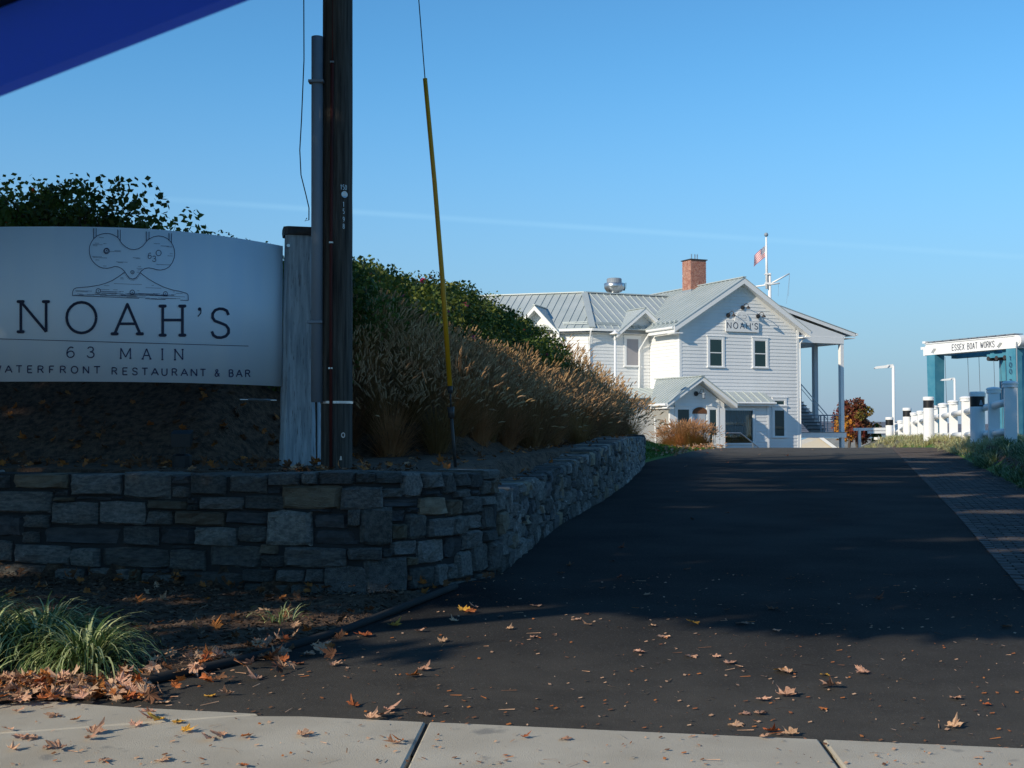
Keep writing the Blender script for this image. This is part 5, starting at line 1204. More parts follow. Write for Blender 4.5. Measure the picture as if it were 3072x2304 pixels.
# ================================================================ THE CAR THE VIEW IS TAKEN FROM
car = thing('blue_car', 'dark blue car window pillar crossing the top left corner, out of focus', 'car', (0, 0, -.12))
prof = [(-2.35, .35), (-2.3, .75), (-1.45, .98), (2.1, 1.02), (2.25, .7), (2.3, .35)]
obj('body', MB().ext([(x, .62, z + .12) for x, z in prof], (0, .16, 0)).ext([(x, -1.25, z + .12) for x, z in prof], (0, .12, 0)).box(-2.3, -1.2, -1.1, .6, .5, .95).box(1.5, 2.2, -1.1, .6, .5, 1.1).box(-1.2, 1.5, -1.1, .6, .3, .4), 'carblue', car)
q0 = pt(-40, 119, .62) + Vector((0, 0, .12)); q1 = pt(272, -2, .62) + Vector((0, 0, .12)); dq = (q1 - q0).normalized()
s0 = q0 - dq * .75; s1 = q1 + dq * .06
nrm_ = Vector((0, 1, 0)).cross(dq).normalized(); nrm_ = -nrm_ if nrm_.z < 0 else nrm_
def pil(a, b, w_, y0, y1): return [(a.x, y0, a.z), (b.x, y0, b.z), ((b + nrm_ * w_).x, y0, (b + nrm_ * w_).z), ((a + nrm_ * w_).x, y0, (a + nrm_ * w_).z)]
obj('windscreen_pillar', MB().ext(pil(s0, s1, .035, .60, .64), (0, .012, 0)), 'carblue', car)
obj('door_seal', MB().ext(pil(s0 + nrm_ * .036, s1 + nrm_ * .036, .06, .59, .64), (0, .07, 0)), 'rubber', car)
obj('roof', MB().ext([(-1.2, .64, 1.9), (1.0, .64, 1.92), (1.4, .64, 1.86), (1.4, .64, 1.9), (1.0, .64, 1.97), (-1.2, .64, 1.95)], (0, -1.8, 0)), 'carblue', car)
obj('rear_pillar', MB().bar((1.4, .62, s1.z), (1.95, .68, 1.1), .05, .14), 'carblue', car)
for x in (-1.45, 1.45):
    for y in (.7, -1.2): w_ = obj('wheel', MB().tube([(x, y - .1, .33), (x, y + .1, .33)], .33, 20), 'rubber', car); obj('rim', MB().tube([(x, y - .105, .33), (x, y + .105, .33)], .2, 12), 'galv', w_)
# ================================================================ PLANTS
R = random.Random(21)
def leafquad(m, c, sz, rr, mi=0, flat=0):
    d = Vector((rr.gauss(0, 1), rr.gauss(0, 1), rr.gauss(0, 1) * (1 - flat) + .3)).normalized(); a = d.orthogonal().normalized(); b = d.cross(a)
    t = rr.uniform(0, 2 * pi); a, b = a * cos(t) + b * sin(t), b * cos(t) - a * sin(t); c = Vector(c)
    m.add([c - a * sz * .5, c + b * sz * .32, c + a * sz * .5, c - b * sz * .32], [(0, 1, 2, 3)], mi)
def blade(m, p, az, ln, lean, w_, seg=4, mi=0, droop=1.0, twist=0):
    """one arching grass blade as a tapering ribbon; returns its spine"""
    d = Vector((cos(az), sin(az), 0)); sdv = Vector((-sin(az + twist), cos(az + twist), 0)); sp = []; q = Vector(p); ang = pi / 2 - lean
    for i in range(seg + 1):
        k = i / seg; sp.append(q.copy()); q = q + (d * cos(ang) + Vector((0, 0, sin(ang)))) * (ln / seg); ang -= droop / seg * (0.5 + k * 1.2)
    vs = []
    for i, s in enumerate(sp): ww = w_ * (1 - .85 * (i / seg) ** 2) / 2; vs += [s - sdv * ww, s + sdv * ww]
    m.add(vs, [(2 * i, 2 * i + 1, 2 * i + 3, 2 * i + 2) for i in range(seg)], mi); return sp
# ---- fountain grass
def fgrass(seed, nb=330, nh=110, ht=.62, spread=.12):
    rr = random.Random(seed); a = MB(); b = MB()
    for i in range(nb):
        az = rr.uniform(0, 2 * pi); r = rr.uniform(0, spread); blade(a, (r * cos(az), r * sin(az), -.05), az + rr.gauss(0, .3), ht * rr.uniform(.8, 1.45), abs(rr.gauss(.25, .35)), .008, 4, 0, rr.uniform(.8, 2.4))
    for i in range(nh):
        az = rr.uniform(0, 2 * pi); r = rr.uniform(0, spread * .9); lean = abs(rr.gauss(.2, .28)); l = ht * rr.uniform(1.15, 1.7)
        sp = blade(a, (r * cos(az), r * sin(az), 0), az, l, lean, .005, 4, 0, rr.uniform(.3, .8))
        d = (sp[-1] - sp[-2]).normalized(); hl = rr.uniform(.07, .12); p0 = sp[-1] - d * .01; d2 = (d + Vector((.15, 0, -.25))).normalized(); p1 = p0 + d * hl * .5; p2 = p1 + d2 * hl * .5
        b.tube([p0, p0.lerp(p1, .4), p1, p2], [.003, .009, .0095, .003], 5, 0, False)
        for k in range(7):                          # bristles
            t = rr.random(); c = p0.lerp(p2, t); v = Vector((rr.gauss(0, 1), rr.gauss(0, 1), rr.gauss(0, 1))).normalized() * .02 + d * .012
            b.add([c - d * .002, c + d * .004, c + v], [(0, 1, 2)])
    return a, b
FG = []
for s in range(6):
    a, b = fgrass(s); FG.append((a.mesh('blades', 'grass_stem'), b.mesh('seed_heads', 'grass_head')))
RG = []
a, b = fgrass(77, 2600, 600, .56, .42); RG = (a.mesh('blades', 'redgrass'), b.mesh('seed_heads', 'redgrass_head'))
def put_grass(x, y, z, sc, me, name, label, group, tilt=(0, 0)):
    t = bpy.data.objects.new(name, None); COL.objects.link(t); t.empty_display_size = .1; t.location = (x, y, z); t.rotation_euler = (tilt[0], tilt[1], R.uniform(0, 6.28)); t.scale = (sc, sc, sc * R.uniform(.9, 1.1)); tag(t, label, 'ornamental grass', group)
    for nm, m in (('blades', me[0]), ('seed_heads', me[1])): o = obj(nm, m, None, t); o['kind'] = 'stuff'
def inside_point(u, s):
    """ground point s metres inside the edge line at arc length u of EDGE"""
    pass
EA = arcs(EDGE)
def edge_at(u, s):
    for i in range(len(EDGE) - 1):
        if u <= EA[i + 1] or i == len(EDGE) - 2:
            t = (u - EA[i]) / (EA[i + 1] - EA[i]); (x, y), (a, b) = EDGE[i], EDGE[i + 1]; l = EA[i + 1] - EA[i]
            return x + (a - x) * t - (b - y) / l * s, y + (b - y) * t + (a - x) / l * s
cnt = 0; placed = []
SIL = [(-30, 176), (20, 172), (52, 168), (90, 184), (130, 198), (165, 212), (200, 230), (232, 244), (300, 246), (350, 250), (463, 279), (532, 319), (575, 343), (611, 370), (657, 417), (680, 430)]
GTOP = [(300, 275), (350, 290), (400, 312), (463, 335), (510, 352), (560, 372), (600, 388), (640, 406), (657, 420), (675, 434)]
tries = 0
while cnt < 285 and tries < 9000:
    tries += 1
    y = R.uniform(15, 44); x = R.uniform(-4, 6.5)
    s = sdist(x, y, EDGE)
    hi = lerp([(13, 2.6), (16, 2.8), (20, 2.9), (26, 2.35), (30, 2.2), (33.5, 2.4), (35.5, 3.2), (37.2, 7), (38, 7), (44, 5)], y)
    lo = lerp([(12, 2.1), (15, 1.6), (20, .85), (33, .62), (34.5, .3), (36, .9), (38, 2.1), (42, 2.9), (46, 3.6)], y)
    if not lo < s < hi: continue
    md = .42 if y < 30 else .5
    if any((x - a) ** 2 + (y - b) ** 2 < md * md for a, b in placed): continue
    if x / y < -.165 or (y < 16.2): continue
    placed.append((x, y)); cnt += 1
    z = height(x, y, s)
    px_ = 512 + 1280 * x / y; lim = lerp(SIL if y > 33.3 else GTOP, px_); room = (432 - lim) / 1280 * y + 1.5 - z; sc = min(1.1 if y < 33.3 else 1.35, max(.5, room / .95)) * R.uniform(.9, 1.05)
    if room < .4: cnt -= 1; continue
    lab, grp = ('tawny fountain grass clump on the slope above the driveway wall', 'fountain grasses above the driveway wall') if y < 33.5 else ('greyish fountain grass clump at the far foot of the hill near the lawn', 'fountain grasses at the far foot of the hill')
    put_grass(x, y, z - .03, sc, R.choice(FG), 'fountain_grass', lab, grp, (R.uniform(-.1, .1), R.uniform(0, .2)))
rgp = [(683, 49.0, 1.35), (696, 49.6, 1.2), (672, 49.5, 1.0)]
for i, (px, Y, sc) in enumerate(rgp):
    x = pt(px, 440, Y).x; put_grass(x, Y, height(x, Y), sc, RG, 'reddish_grass', 'rust red rounded ornamental grass, %s of the group before the entrance door' % ['tallest', 'rightmost', 'leftmost'][i], 'rust red grasses before the entrance')
# ---- beach roses
def rose(seed, n=1500, rx=.62, rz=.62, sprigs=14):
    rr = random.Random(seed); f = MB(); tw = MB()
    lob = [(Vector((rr.uniform(-.7, .7), rr.uniform(-.7, .7), rr.uniform(-.1, .8))), rr.uniform(.3, .6)) for _ in range(9)]
    k = 0
    while k < n:
        c, r = rr.choice(lob); d = Vector((rr.gauss(0, 1), rr.gauss(0, 1), rr.gauss(0, 1))).normalized(); q = c + d * r * rr.uniform(.75, 1.05)
        q = Vector((q.x * rx, q.y * rx, (q.z + .35) * rz))
        if q.z < -.1: continue
        leafquad(f, q, rr.uniform(.05, .085), rr); k += 1
    for i in range(sprigs):
        az = rr.uniform(0, 2 * pi); p = Vector((rr.uniform(-.4, .4) * rx, rr.uniform(-.4, .4) * rx, rz * .6)); q = p + Vector((cos(az) * .3, sin(az) * .3, rr.uniform(.35, .75))) * rz * 1.1
        tw.tube([p, p.lerp(q, .5) + Vector((0, 0, .03)), q], [.007, .005, .002], 4, 0, False)
        for j in range(26): c = p.lerp(q, rr.uniform(.3, 1.03)); leafquad(f, c + Vector((rr.gauss(0, .035), rr.gauss(0, .035), rr.gauss(0, .03))), rr.uniform(.04, .07), rr)
    for i in range(10): az = rr.uniform(0, 2 * pi); tw.tube([(0, 0, -.1), (cos(az) * .2 * rx, sin(az) * .2 * rx, .4 * rz), (cos(az) * .6 * rx, sin(az) * .6 * rx, 1.0 * rz)], [.012, .008, .004], 4, 0, False)
    return f.mesh('foliage', 'rose_leaf'), tw.mesh('stems', 'twig')
RS = [rose(100 + i) for i in range(6)]
bloomm = MB()
for k in range(9):
    az = k * 2.4; c = Vector((.022 * cos(az), .022 * sin(az), .01 * (k % 3))); d = Vector((cos(az), sin(az), .8)).normalized(); a = d.orthogonal(); bb = d.cross(a)
    bloomm.add([c - a * .03, c + bb * .03, c + a * .03, c - bb * .03], [(0, 1, 2, 3)])
bloom_me = bloomm.mesh('bloom', 'petal')
hipm = MB().lathe([(.002, 0), (.013, .008), (.013, .02), (.003, .028)], n=6).mesh('rose_hip', 'hip')
def put_rose(x, y, z, sc, lab, grp, nb=0, nh=0):
    t = bpy.data.objects.new('rose_bush', None); COL.objects.link(t); t.empty_display_size = .1; t.location = (x, y, z); t.rotation_euler = (0, 0, R.uniform(0, 6.28)); t.scale = (sc, sc, sc); tag(t, lab, 'rose bush', grp)
    f, s = R.choice(RS); o = obj('foliage', f, None, t); o['kind'] = 'stuff'; o = obj('stems', s, None, t)
    for k in range(nb + nh):
        v = f.vertices[R.randrange(len(f.vertices))].co
        w_ = 0
        while v.z < .45 and w_ < 30: v = f.vertices[R.randrange(len(f.vertices))].co; w_ += 1
        obj('bloom' if k < nb else 'rose_hip', bloom_me if k < nb else hipm, None, t, loc=tuple(v * 1.04), rot=(R.uniform(-.8, .8), R.uniform(-.8, .8), 0), scale=(1.25,) * 3)
placed = []; tries = 0
while len(placed) < 150 and tries < 9000:
    tries += 1
    y = R.uniform(15, 37.5); x = R.uniform(-10, 3.6)
    s = sdist(x, y, EDGE); lo = lerp([(14, 3.4), (16, 3.1), (20, 2.95), (26, 2.4), (30, 2.25), (36, 2.4)], y)
    if x / y < -.17:
        lo = 3.3
        if s > 5.0: continue
    if not lo < s < lo + 3.2: continue
    if y > 37.5: continue
    if abs(x) > .46 * y + 1: continue
    if any((x - a) ** 2 + (y - b) ** 2 < .62 ** 2 for a, b in placed): continue
    placed.append((x, y))
    if x / y < -.17: lab, grp, sc = 'dark rose bush behind ' + ('the timber post' if x / y > -.22 else 'the right half of the sign' if x / y > -.30 else 'the left half of the sign') + (', front row' if s < 4.6 else ', back row'), 'rose bushes behind the sign', R.uniform(.8, .95)
    else: u_ = x / y; lab, grp, sc = ('flowering green rose bush ' if False else 'green rose bush ') + ('close behind the pole' if u_ < -.13 else 'just right of the pole' if u_ < -.085 else 'between pole and yellow guard' if u_ < -.055 else 'behind the yellow guard' if u_ < -.025 else 'right of the yellow guard' if u_ < .02 else 'below the wing roof' if u_ < .06 else 'at the low ridge end') + (', front row' if s < lo + 1.1 else ', middle row' if s < lo + 2.2 else ', back row'), 'rose bushes on the hill right of the pole', R.uniform(.9, 1.15) * lerp([(14, 1), (24, 1.1), (30, 1.1), (36, 1)], y)
    zg = height(x, y, s); px_ = 512 + 1280 * x / y; room = (432 - lerp(SIL, px_)) / 1280 * y + 1.5 - zg
    if room < .5: continue
    sc = min(1.4, max(.65, (room - R.uniform(0, .2)) / 1.02)) if s > lo + 1.0 or room < 1.1 else sc
    nbl = R.choice((0, 1, 1, 2)) if x / y > -.17 else 0
    lab += {0: '', 1: ', one bloom', 2: ', two blooms'}[nbl] + (', low' if sc < .85 else ', tall' if sc > 1.15 else '')
    put_rose(x, y, zg - .05, sc, lab, grp, nbl, R.choice((0, 1, 2)))
# taller shoots that break the skyline behind the sign
for i, (px, py, Y, lab) in enumerate(((52, 172, 16.2, 'tall rose bush peaking above the emblem side of the sign, leftmost'), (92, 188, 16.0, 'leafy rose bush sticking up above the sign, second from the leftmost peak'), (4, 184, 16.4, 'broad rose bush cut by the left edge of the picture'), (158, 214, 16.6, 'rounded rose bush above the sign right of the tallest one'), (196, 236, 17, 'lower rose bush above the upper right part of the sign'), (75, 215, 16.5, 'rose bush filling the gap below the tallest one'), (25, 212, 16.3, 'dense rose bush just inside the left edge of the picture'), (128, 224, 16.4, 'rose bush directly above the pulley emblem'))):
    p = pt(px, py, Y); put_rose(p.x, Y, p.z - 1.25, 1.3, lab, 'tall rose bushes behind the sign', 0, 2)
# ---- variegated lily turf
def liriope(seed, n, ln, w_, mats_, pale=.45):
    rr = random.Random(seed); m = MB()
    for i in range(n):
        az = rr.uniform(0, 2 * pi); r = abs(rr.gauss(0, .09)); mi = 1 if rr.random() < pale else 0
        blade(m, (r * cos(az), r * sin(az), -.02), az + rr.gauss(0, .25), ln * rr.uniform(.65, 1.25), abs(rr.gauss(.45, .3)), w_ * rr.uniform(.7, 1.1), 7, mi, rr.uniform(1.9, 3.3), rr.gauss(0, .4))
    return m.mesh('leaves', mats_)
LI = [liriope(i, 420, .42, .015, ['liriope', 'liriope_pale'], .42) for i in range(3)]
for i, (px, py, Y, sc, lab) in enumerate(((40, 668, 8.15, 1.12, 'big variegated lily turf clump at the left edge behind the leaf pile'), (86, 676, 7.9, 1.0, 'rightmost large variegated lily turf clump drooping over the leaf pile'), (-12, 664, 8.2, 1.15, 'variegated lily turf clump cut by the left picture edge'), (-30, 640, 9.0, 1.0, 'upright lily turf clump farther back at the left edge'), (50, 655, 8.6, .9, 'lily turf clump tucked behind the two large ones'))):
    x = pt(px, py, Y).x; t = thing('lily_turf', lab, 'lily turf', (x, Y, height(x, Y)), R.uniform(0, 6), 'variegated lily turf by the sidewalk'); t.scale = (sc * 1.12,) * 3
    obj('leaves', LI[i % 3], None, t)['kind'] = 'stuff'
t = thing('lily_turf', 'tiny yellowish lily turf tuft alone in the mulch below the wall', 'lily turf', (pt(279, 618, 9.55).x, 9.55, height(-1.7, 9.55))); obj('leaves', liriope(9, 34, .26, .011, ['liriope', 'liriope_pale'], .6), None, t)['kind'] = 'stuff'
bank = [MB() for _ in range(2)]
rr = random.Random(4); tries = 0; nb_ = 0
while nb_ < 520 and tries < 6000:
    tries += 1
    Y = rr.uniform(20, 64); r = rr.uniform(-.25, 2.3); x = pav_r(Y) + r
    if x > .44 * Y: continue
    if rr.random() < (Y - 40) / 50: continue
    nb_ += 1; z = height(x, Y); dry = Y > 33; m = bank[0]
    for i in range(46 if Y < 32 else 30):
        az = rr.uniform(0, 2 * pi); a_ = rr.uniform(0, .12); mi = (rr.choice((2, 2, 2, 1)) if dry else rr.choice((0, 0, 0, 1)))
        blade(m, (x + a_ * cos(az), Y + a_ * sin(az), z - .02), az, rr.uniform(.3, .5), abs(rr.gauss(.5, .35)), .014 if Y < 34 else .022, 5, mi, rr.uniform(1.8, 3.0))
tag(obj('lily_turf_bank', bank[0], ['liriope', 'liriope_pale', 'liriope_dry'], kind='stuff'), 'drooping lily turf ground cover on the bank right of the paver path', 'ground cover')
# ---- lawn blades at the hill foot
lw_ = MB(); rr = random.Random(8)
for i in range(16000):
    Y = rr.uniform(34.2, 47.5); x = lerp([(v, u) for u, v in EDGE], Y) - rr.uniform(.15, 4.5)
    if abs(x) > .42 * Y: continue
    az = rr.uniform(0, 6.28); z = height(x, Y)
    lw_.add([(x - .012 * sin(az), Y + .012 * cos(az), z), (x + .012 * sin(az), Y - .012 * cos(az), z), (x + rr.gauss(0, .02), Y + rr.gauss(0, .02), z + rr.uniform(.04, .08))], [(0, 1, 2)])
obj('lawn_grass', lw_, 'lawn', kind='stuff')['label'] = 'short green lawn grass at the foot of the hill'
# ---- fallen maple leaves
def maple(seed, curl):
    rr = random.Random(seed); tips = [(0, 1.0), (48, .86), (100, .62), (-48, .86), (-100, .62)]; out_ = []
    angs = sorted(tips); P_ = []
    for i, (a, r) in enumerate(angs):
        P_.append((a - 17, r * .72)); P_.append((a - 8, r * .80)); P_.append((a, r)); P_.append((a + 8, r * .82)); P_.append((a + 17, r * .72))
        if i < len(angs) - 1: P_.append(((a + angs[i + 1][0]) / 2, .50))
    P_.append((140, .42)); P_.append((168, .22)); P_ = [(-168, .22), (-140, .42)] + P_
    m = MB(); vs = [(0, 0, .0)]
    for a, r in P_:
        r *= rr.uniform(.8, 1.15); x = r * sin(radians(a)); y = r * cos(radians(a)); vs.append((x * .5, y * .5, curl * (r ** 2) * .30 * (1 + .6 * sin(a * .05 + seed)) + .10 * abs(sin(radians(a) + seed)) * r + rr.uniform(-.03, .05)))
    m.add(vs, [(0, i, i + 1) for i in range(1, len(P_))] + [(0, len(P_), 1)])
    m.add([(-.008, -.05, .01), (.008, -.05, .01), (.05, -.5, .06)], [(0, 1, 2)]); return m
ML = [maple(i, c) for i, c in enumerate((.2, .45, .7, .1, -.3, .8, .3, -.15, .5, .0))]
MLM = {k: [m.mesh('fallen_leaf', k) for m in ML] for k in ('leaf_tan', 'leaf_orange', 'leaf_yellow', 'leaf_brown')}
def ground_z(x, y):
    if y < 7.95 and (y < far_edge(x)): return .032
    if left_x(y) < x < asph_r(y): return road(y) + .014
    return height(x, y) + .01
nleaf = [0]
CN = {'leaf_tan': 'tan', 'leaf_orange': 'orange', 'leaf_yellow': 'yellow', 'leaf_brown': 'brown'}
def put_leaf(x, y, sz, col, where, z=None, stack=0, tilt=.35):
    if z is None: z = ground_z(x, y)
    k = R.randrange(10); me = MLM[col][k]
    tx, ty = R.gauss(0, tilt), R.gauss(0, tilt)
    o = obj('fallen_leaf', me, None, loc=(x, y, z + .006 + stack + sz * .2 * (abs(tx) + abs(ty)) * .5), rot=(tx, ty, R.uniform(0, 6.28)), scale=(sz, sz, sz)); nleaf[0] += 1
    u = x / max(y, .1); side = 'far left' if u < -.3 else 'left' if u < -.1 else 'middle' if u < .1 else 'right' if u < .27 else 'far right'
    if 'asphalt' in where: zone = 'close to the sidewalk' if y < 7.3 else 'in the sunlit foreground' if y < 8.8 else 'along the shade edge' if y < 10.5 else 'in the near shade' if y < 16 else 'in the distant shade' if y < 33 else 'on the sunny crest'
    elif 'concrete' in where: zone = 'near its back edge' if y > far_edge(x) - .22 else 'near the picture bottom' if y < 5.95 else 'in mid slab'
    else: zone = ('lying high' if stack > .05 else 'lying low') + (', farther back' if y > 8.2 else ', near the front')
    szn = 'large' if sz > .145 else 'small' if sz < .11 else 'middling'
    tag(o, 'dry %s %s maple leaf on %s, %s, %s' % (szn, CN[col], where, side, zone), 'leaf', 'maple leaves fallen on %s' % where); return o
def gpt(px, py):
    """where a photo pixel meets the ground"""
    r = pray(px, py); Y = 5.0
    while Y < 60:
        p = CAM + r * (Y / r.y)
        if p.z < ground_z(p.x, Y): return p.x, Y
        Y += .04 if Y < 15 else .1
    return None
k = lambda x, y: (x * 1024 / 2212, y * 1024 / 2212)
SIDE = [(45, 1598, .13, 't'), (25, 1626, .1, 't'), (100, 1620, .12, 't'), (128, 1626, .16, 't'), (20, 1580, .09, 't'), (75, 1596, .14, 't'), (200, 1588, .15, 't'), (190, 1600, .12, 't'), (290, 1572, .12, 't'), (345, 1561, .17, 'y'), (330, 1556, .14, 't'), (300, 1516, .12, 't'), (350, 1521, .14, 't'), (263, 1508, .14, 't'), (400, 1585, .13, 'y'), (480, 1592, .15, 't'), (525, 1597, .10, 'o'), (650, 1591, .15, 't'), (455, 1603, .12, 't'), (850, 1609, .13, 't'), (868, 1606, .09, 'o'), (1225, 1601, .1, 't'), (1130, 1596, .08, 'o'), (380, 1563, .12, 'y'), (220, 1650, .1, 't'), (350, 1650, .12, 't'), (120, 1548, .12, 't'), (35, 1540, .11, 't'), (530, 1657, .09, 'o'), (160, 1560, .08, 'o')]
ASPH = [(765, 1530, .13, 'o'), (820, 1552, .19, 't'), (835, 1540, .15, 't'), (920, 1549, .12, 't'), (800, 1556, .12, 't'), (890, 1465, .15, 'o'), (912, 1452, .13, 't'), (1000, 1322, .17, 'y'), (1010, 1325, .16, 'o'), (955, 1390, .12, 't'), (1028, 1314, .12, 't'), (850, 1355, .17, 'y'), (790, 1378, .2, 'o'), (740, 1375, .16, 'o'), (905, 1366, .12, 't'), (982, 1345, .12, 't'), (1160, 1312, .14, 't'), (1100, 1362, .1, 't'), (1245, 1341, .13, 't'), (1273, 1354, .11, 't'), (1265, 1329, .08, 'b'), (1500, 1349, .15, 'y'), (1435, 1377, .15, 't'), (1600, 1348, .16, 't'), (1670, 1317, .15, 'b'), (1680, 1363, .1, 't'), (1385, 1413, .14, 't'), (1493, 1420, .14, 't'), (1545, 1422, .1, 't'), (1575, 1437, .13, 't'), (1685, 1450, .2, 'y'), (1705, 1458, .14, 't'), (1780, 1461, .1, 'y'), (1868, 1457, .16, 't'), (1795, 1487, .2, 't'), (1700, 1508, .19, 't'), (1645, 1516, .13, 't'), (1610, 1545, .11, 't'), (1590, 1572, .14, 't'), (1640, 1548, .12, 't'), (1665, 1585, .14, 'o'), (1710, 1592, .13, 't'), (1652, 1596, .1, 't'), (1780, 1535, .08, 'o'), (2060, 1512, .13, 't'), (2060, 1577, .15, 't'), (2130, 1526, .08, 'o'), (2180, 1358, .14, 'b'), (1895, 1297, .15, 'b'), (1570, 1320, .08, 'b'), (1412, 1355, .1, 't'), (1153, 1380, .1, 't'), (1080, 1335, .08, 't'), (720, 1438, .13, 't'), (490, 1505, .14, 't'), (555, 1470, .16, 't'), (450, 1506, .12, 'y'), (600, 1420, .15, 't'), (660, 1418, .16, 't'), (700, 1400, .13, 't'), (640, 1436, .15, 'b'),
        (1485, 1232, .12, 'b'), (1340, 1186, .14, 'b'), (1497, 1124, .12, 'b'), (1335, 1250, .11, 'b'), (1395, 1287, .12, 't'), (1300, 1272, .11, 'b'), (1570, 1108, .12, 'b'), (1465, 1064, .12, 'b'), (1230, 1225, .14, 'b'), (1210, 1240, .12, 'b'), (1325, 1214, .1, 'b'), (1530, 980, .16, 'o'), (1570, 1000, .14, 'o'), (1700, 985, .16, 'o'), (1560, 974, .14, 't'), (1640, 983, .12, 't'), (1755, 972, .12, 't'), (1480, 1009, .14, 't')]
CC = {'t': 'leaf_tan', 'o': 'leaf_orange', 'y': 'leaf_yellow', 'b': 'leaf_brown'}
for lst, wh in ((SIDE, 'the concrete sidewalk'), (ASPH, 'the asphalt driveway')):
    for x, y, s, c in lst:
        g = gpt(*k(x, y))
        if g: put_leaf(g[0], g[1], s * .96, CC[c], wh, tilt=.09)
# drift of leaves along the sidewalk under the lily turf
for i in range(105):
    px = R.uniform(-20, 148); py = 697 - 4 * (px / 150) + R.gauss(0, 5.5) + 2
    if px > 110: py += R.uniform(-6, 2)
    g = gpt(px, min(712, py))
    if g: put_leaf(g[0], g[1], R.uniform(.10, .16), R.choice(('leaf_tan', 'leaf_tan', 'leaf_tan', 'leaf_orange')), 'the leaf drift', stack=R.uniform(0, .045), tilt=.28)
for i in range(60):
    px = R.uniform(140, 345); c = lerp([(140, 692), (200, 668), (345, 648)], px); g = gpt(px, c + R.gauss(0, 12))
    if g: put_leaf(g[0], g[1], R.uniform(.1, .17), R.choice(('leaf_tan', 'leaf_brown', 'leaf_orange', 'leaf_tan')), 'the mulch bed', stack=R.uniform(0, .03), tilt=.45)
# everything smaller: litter as one body of stuff
lit = MB(); LM = ['leaf_tan', 'leaf_orange', 'leaf_brown', 'leaf_yellow']
def litter(x, y, sz, mi, z=None, stack=0, tl=.4):
    z = ground_z(x, y) if z is None else z; m = R.choice(ML); Rm = Matrix.Translation((x, y, z + .012 + stack)) @ Matrix.Rotation(R.uniform(0, 6.28), 4, 'Z') @ Matrix.Rotation(R.gauss(0, tl), 4, 'X') @ Matrix.Rotation(R.gauss(0, tl), 4, 'Y') @ Matrix.Scale(sz, 4)
    lit.add([Rm @ Vector(v) for v in m.v], m.f, mi)
for i in range(170):                                # drift filler
    px = R.uniform(-25, 150); py = 695 + R.gauss(0, 5); g = gpt(px, min(712, py))
    if g: litter(g[0], g[1], R.uniform(.07, .14), R.choice((0, 0, 0, 1)), stack=R.uniform(0, .045), tl=.45)
for i in range(150):                                # mulch below the wall
    y = R.uniform(7.6, 11.6); x = R.uniform(-4.8, -.6)
    if x > left_x(y) or sdist(x, y, WALL) > -.05: continue
    litter(x, y, R.uniform(.08, .15), R.choice((0, 1, 2, 2)))
for i in range(90):                                 # foot of the wall
    u = R.uniform(2, UC); p, a = wall_at(u); q = p + Vector((sin(a), -cos(a))) * abs(R.gauss(.05, .12)); litter(q.x, q.y, R.uniform(.08, .15), R.choice((1, 2, 2)), stack=R.uniform(0, .06), tl=.7)
for i in range(420):                                # mulch and slope behind the wall
    u = R.uniform(6, WA[-1] + 2); s = .5 + abs(R.gauss(0, 1.0)); x, y = edge_at(u, s)
    if s > 3 or y > 35: continue
    litter(x, y, R.uniform(.09, .16), R.choice((1, 2, 2, 2, 0)), z=height(x, y), stack=R.uniform(0, .02))
for i in range(330):
    x = R.uniform(-6.5, -1.8); y = R.uniform(12.6, 15.8); litter(x, y, R.uniform(.1, .17), R.choice((2, 2, 2, 1)), z=height(x, y), stack=R.uniform(0, .04), tl=.6)
for i in range(230):                                # cap of the driveway wall
    u = R.uniform(UC + .3, WA[-1]); p, a = wall_smooth(u); q = p + Vector((-sin(a), cos(a))) * R.uniform(.1, .75)
    if R.random() < (.75 if u > UC + 7 else .2): continue
    litter(q.x, q.y, R.uniform(.08, .14), R.choice((1, 2, 2)), z=wall_top(u) + .0)
for i in range(70):                                # lawn and the drift at its edge
    Y = R.uniform(35.5, 47); x = lerp([(v, u) for u, v in EDGE], Y) - R.uniform(-.2, 2.6) * R.random()
    litter(x, Y, R.uniform(.13, .21), R.choice((0, 0, 1)), z=height(x, Y) + .05, stack=R.uniform(0, .05), tl=.6)
for i in range(100):
    Y = R.uniform(37.5, 46.5); x = lerp([(v, u) for u, v in EDGE], Y) + R.gauss(-.02, .14)
    litter(x, Y, R.uniform(.13, .2), R.choice((0, 0, 1)), z=height(x, Y) + .06, stack=R.uniform(0, .1), tl=.6)
for i in range(60):                                 # edge of the bank
    Y = R.uniform(22, 44); litter(pav_r(Y) + R.gauss(0, .1), Y, R.uniform(.1, .16), R.choice((1, 2)), stack=.02)
tag(obj('leaf_litter', lit, LM, kind='stuff'), 'scattered brown and orange maple leaves on mulch, wall cap and lawn edge', 'leaf litter')
deb = MB()
for i in range(1900):                               # crumbs, seeds and needles on asphalt and sidewalk
    Y = 5.7 + R.random() ** 1.6 * 6.5; x = R.uniform(-.42, .42) * Y
    if Y > 7 and x < left_x(Y): continue
    z = ground_z(x, Y) + .004; s = R.uniform(.006, .026); a = R.uniform(0, 6.28); l = s * (R.uniform(2, 5) if R.random() < .12 else 1); wv = .004 if l > s else s * .7
    if Y < far_edge(x) and R.random() < .6: continue
    c_, s_ = cos(a), sin(a); deb.add([(x + u * c_ - v * s_, Y + u * s_ + v * c_, z + h) for u, v, h in ((-l / 2, -wv / 2, 0), (l / 2, -wv / 2, .003), (l / 2, wv / 2, .006), (-l / 2, wv / 2, .001))], [(0, 1, 2, 3)], R.choice((0, 0, 1, 2)))
tag(obj('leaf_crumbs', deb, ['leaf_tan', 'leaf_orange', 'leaf_brown'], kind='stuff'), 'tiny leaf crumbs, seeds and needles strewn over asphalt and sidewalk', 'debris')
mch = MB()
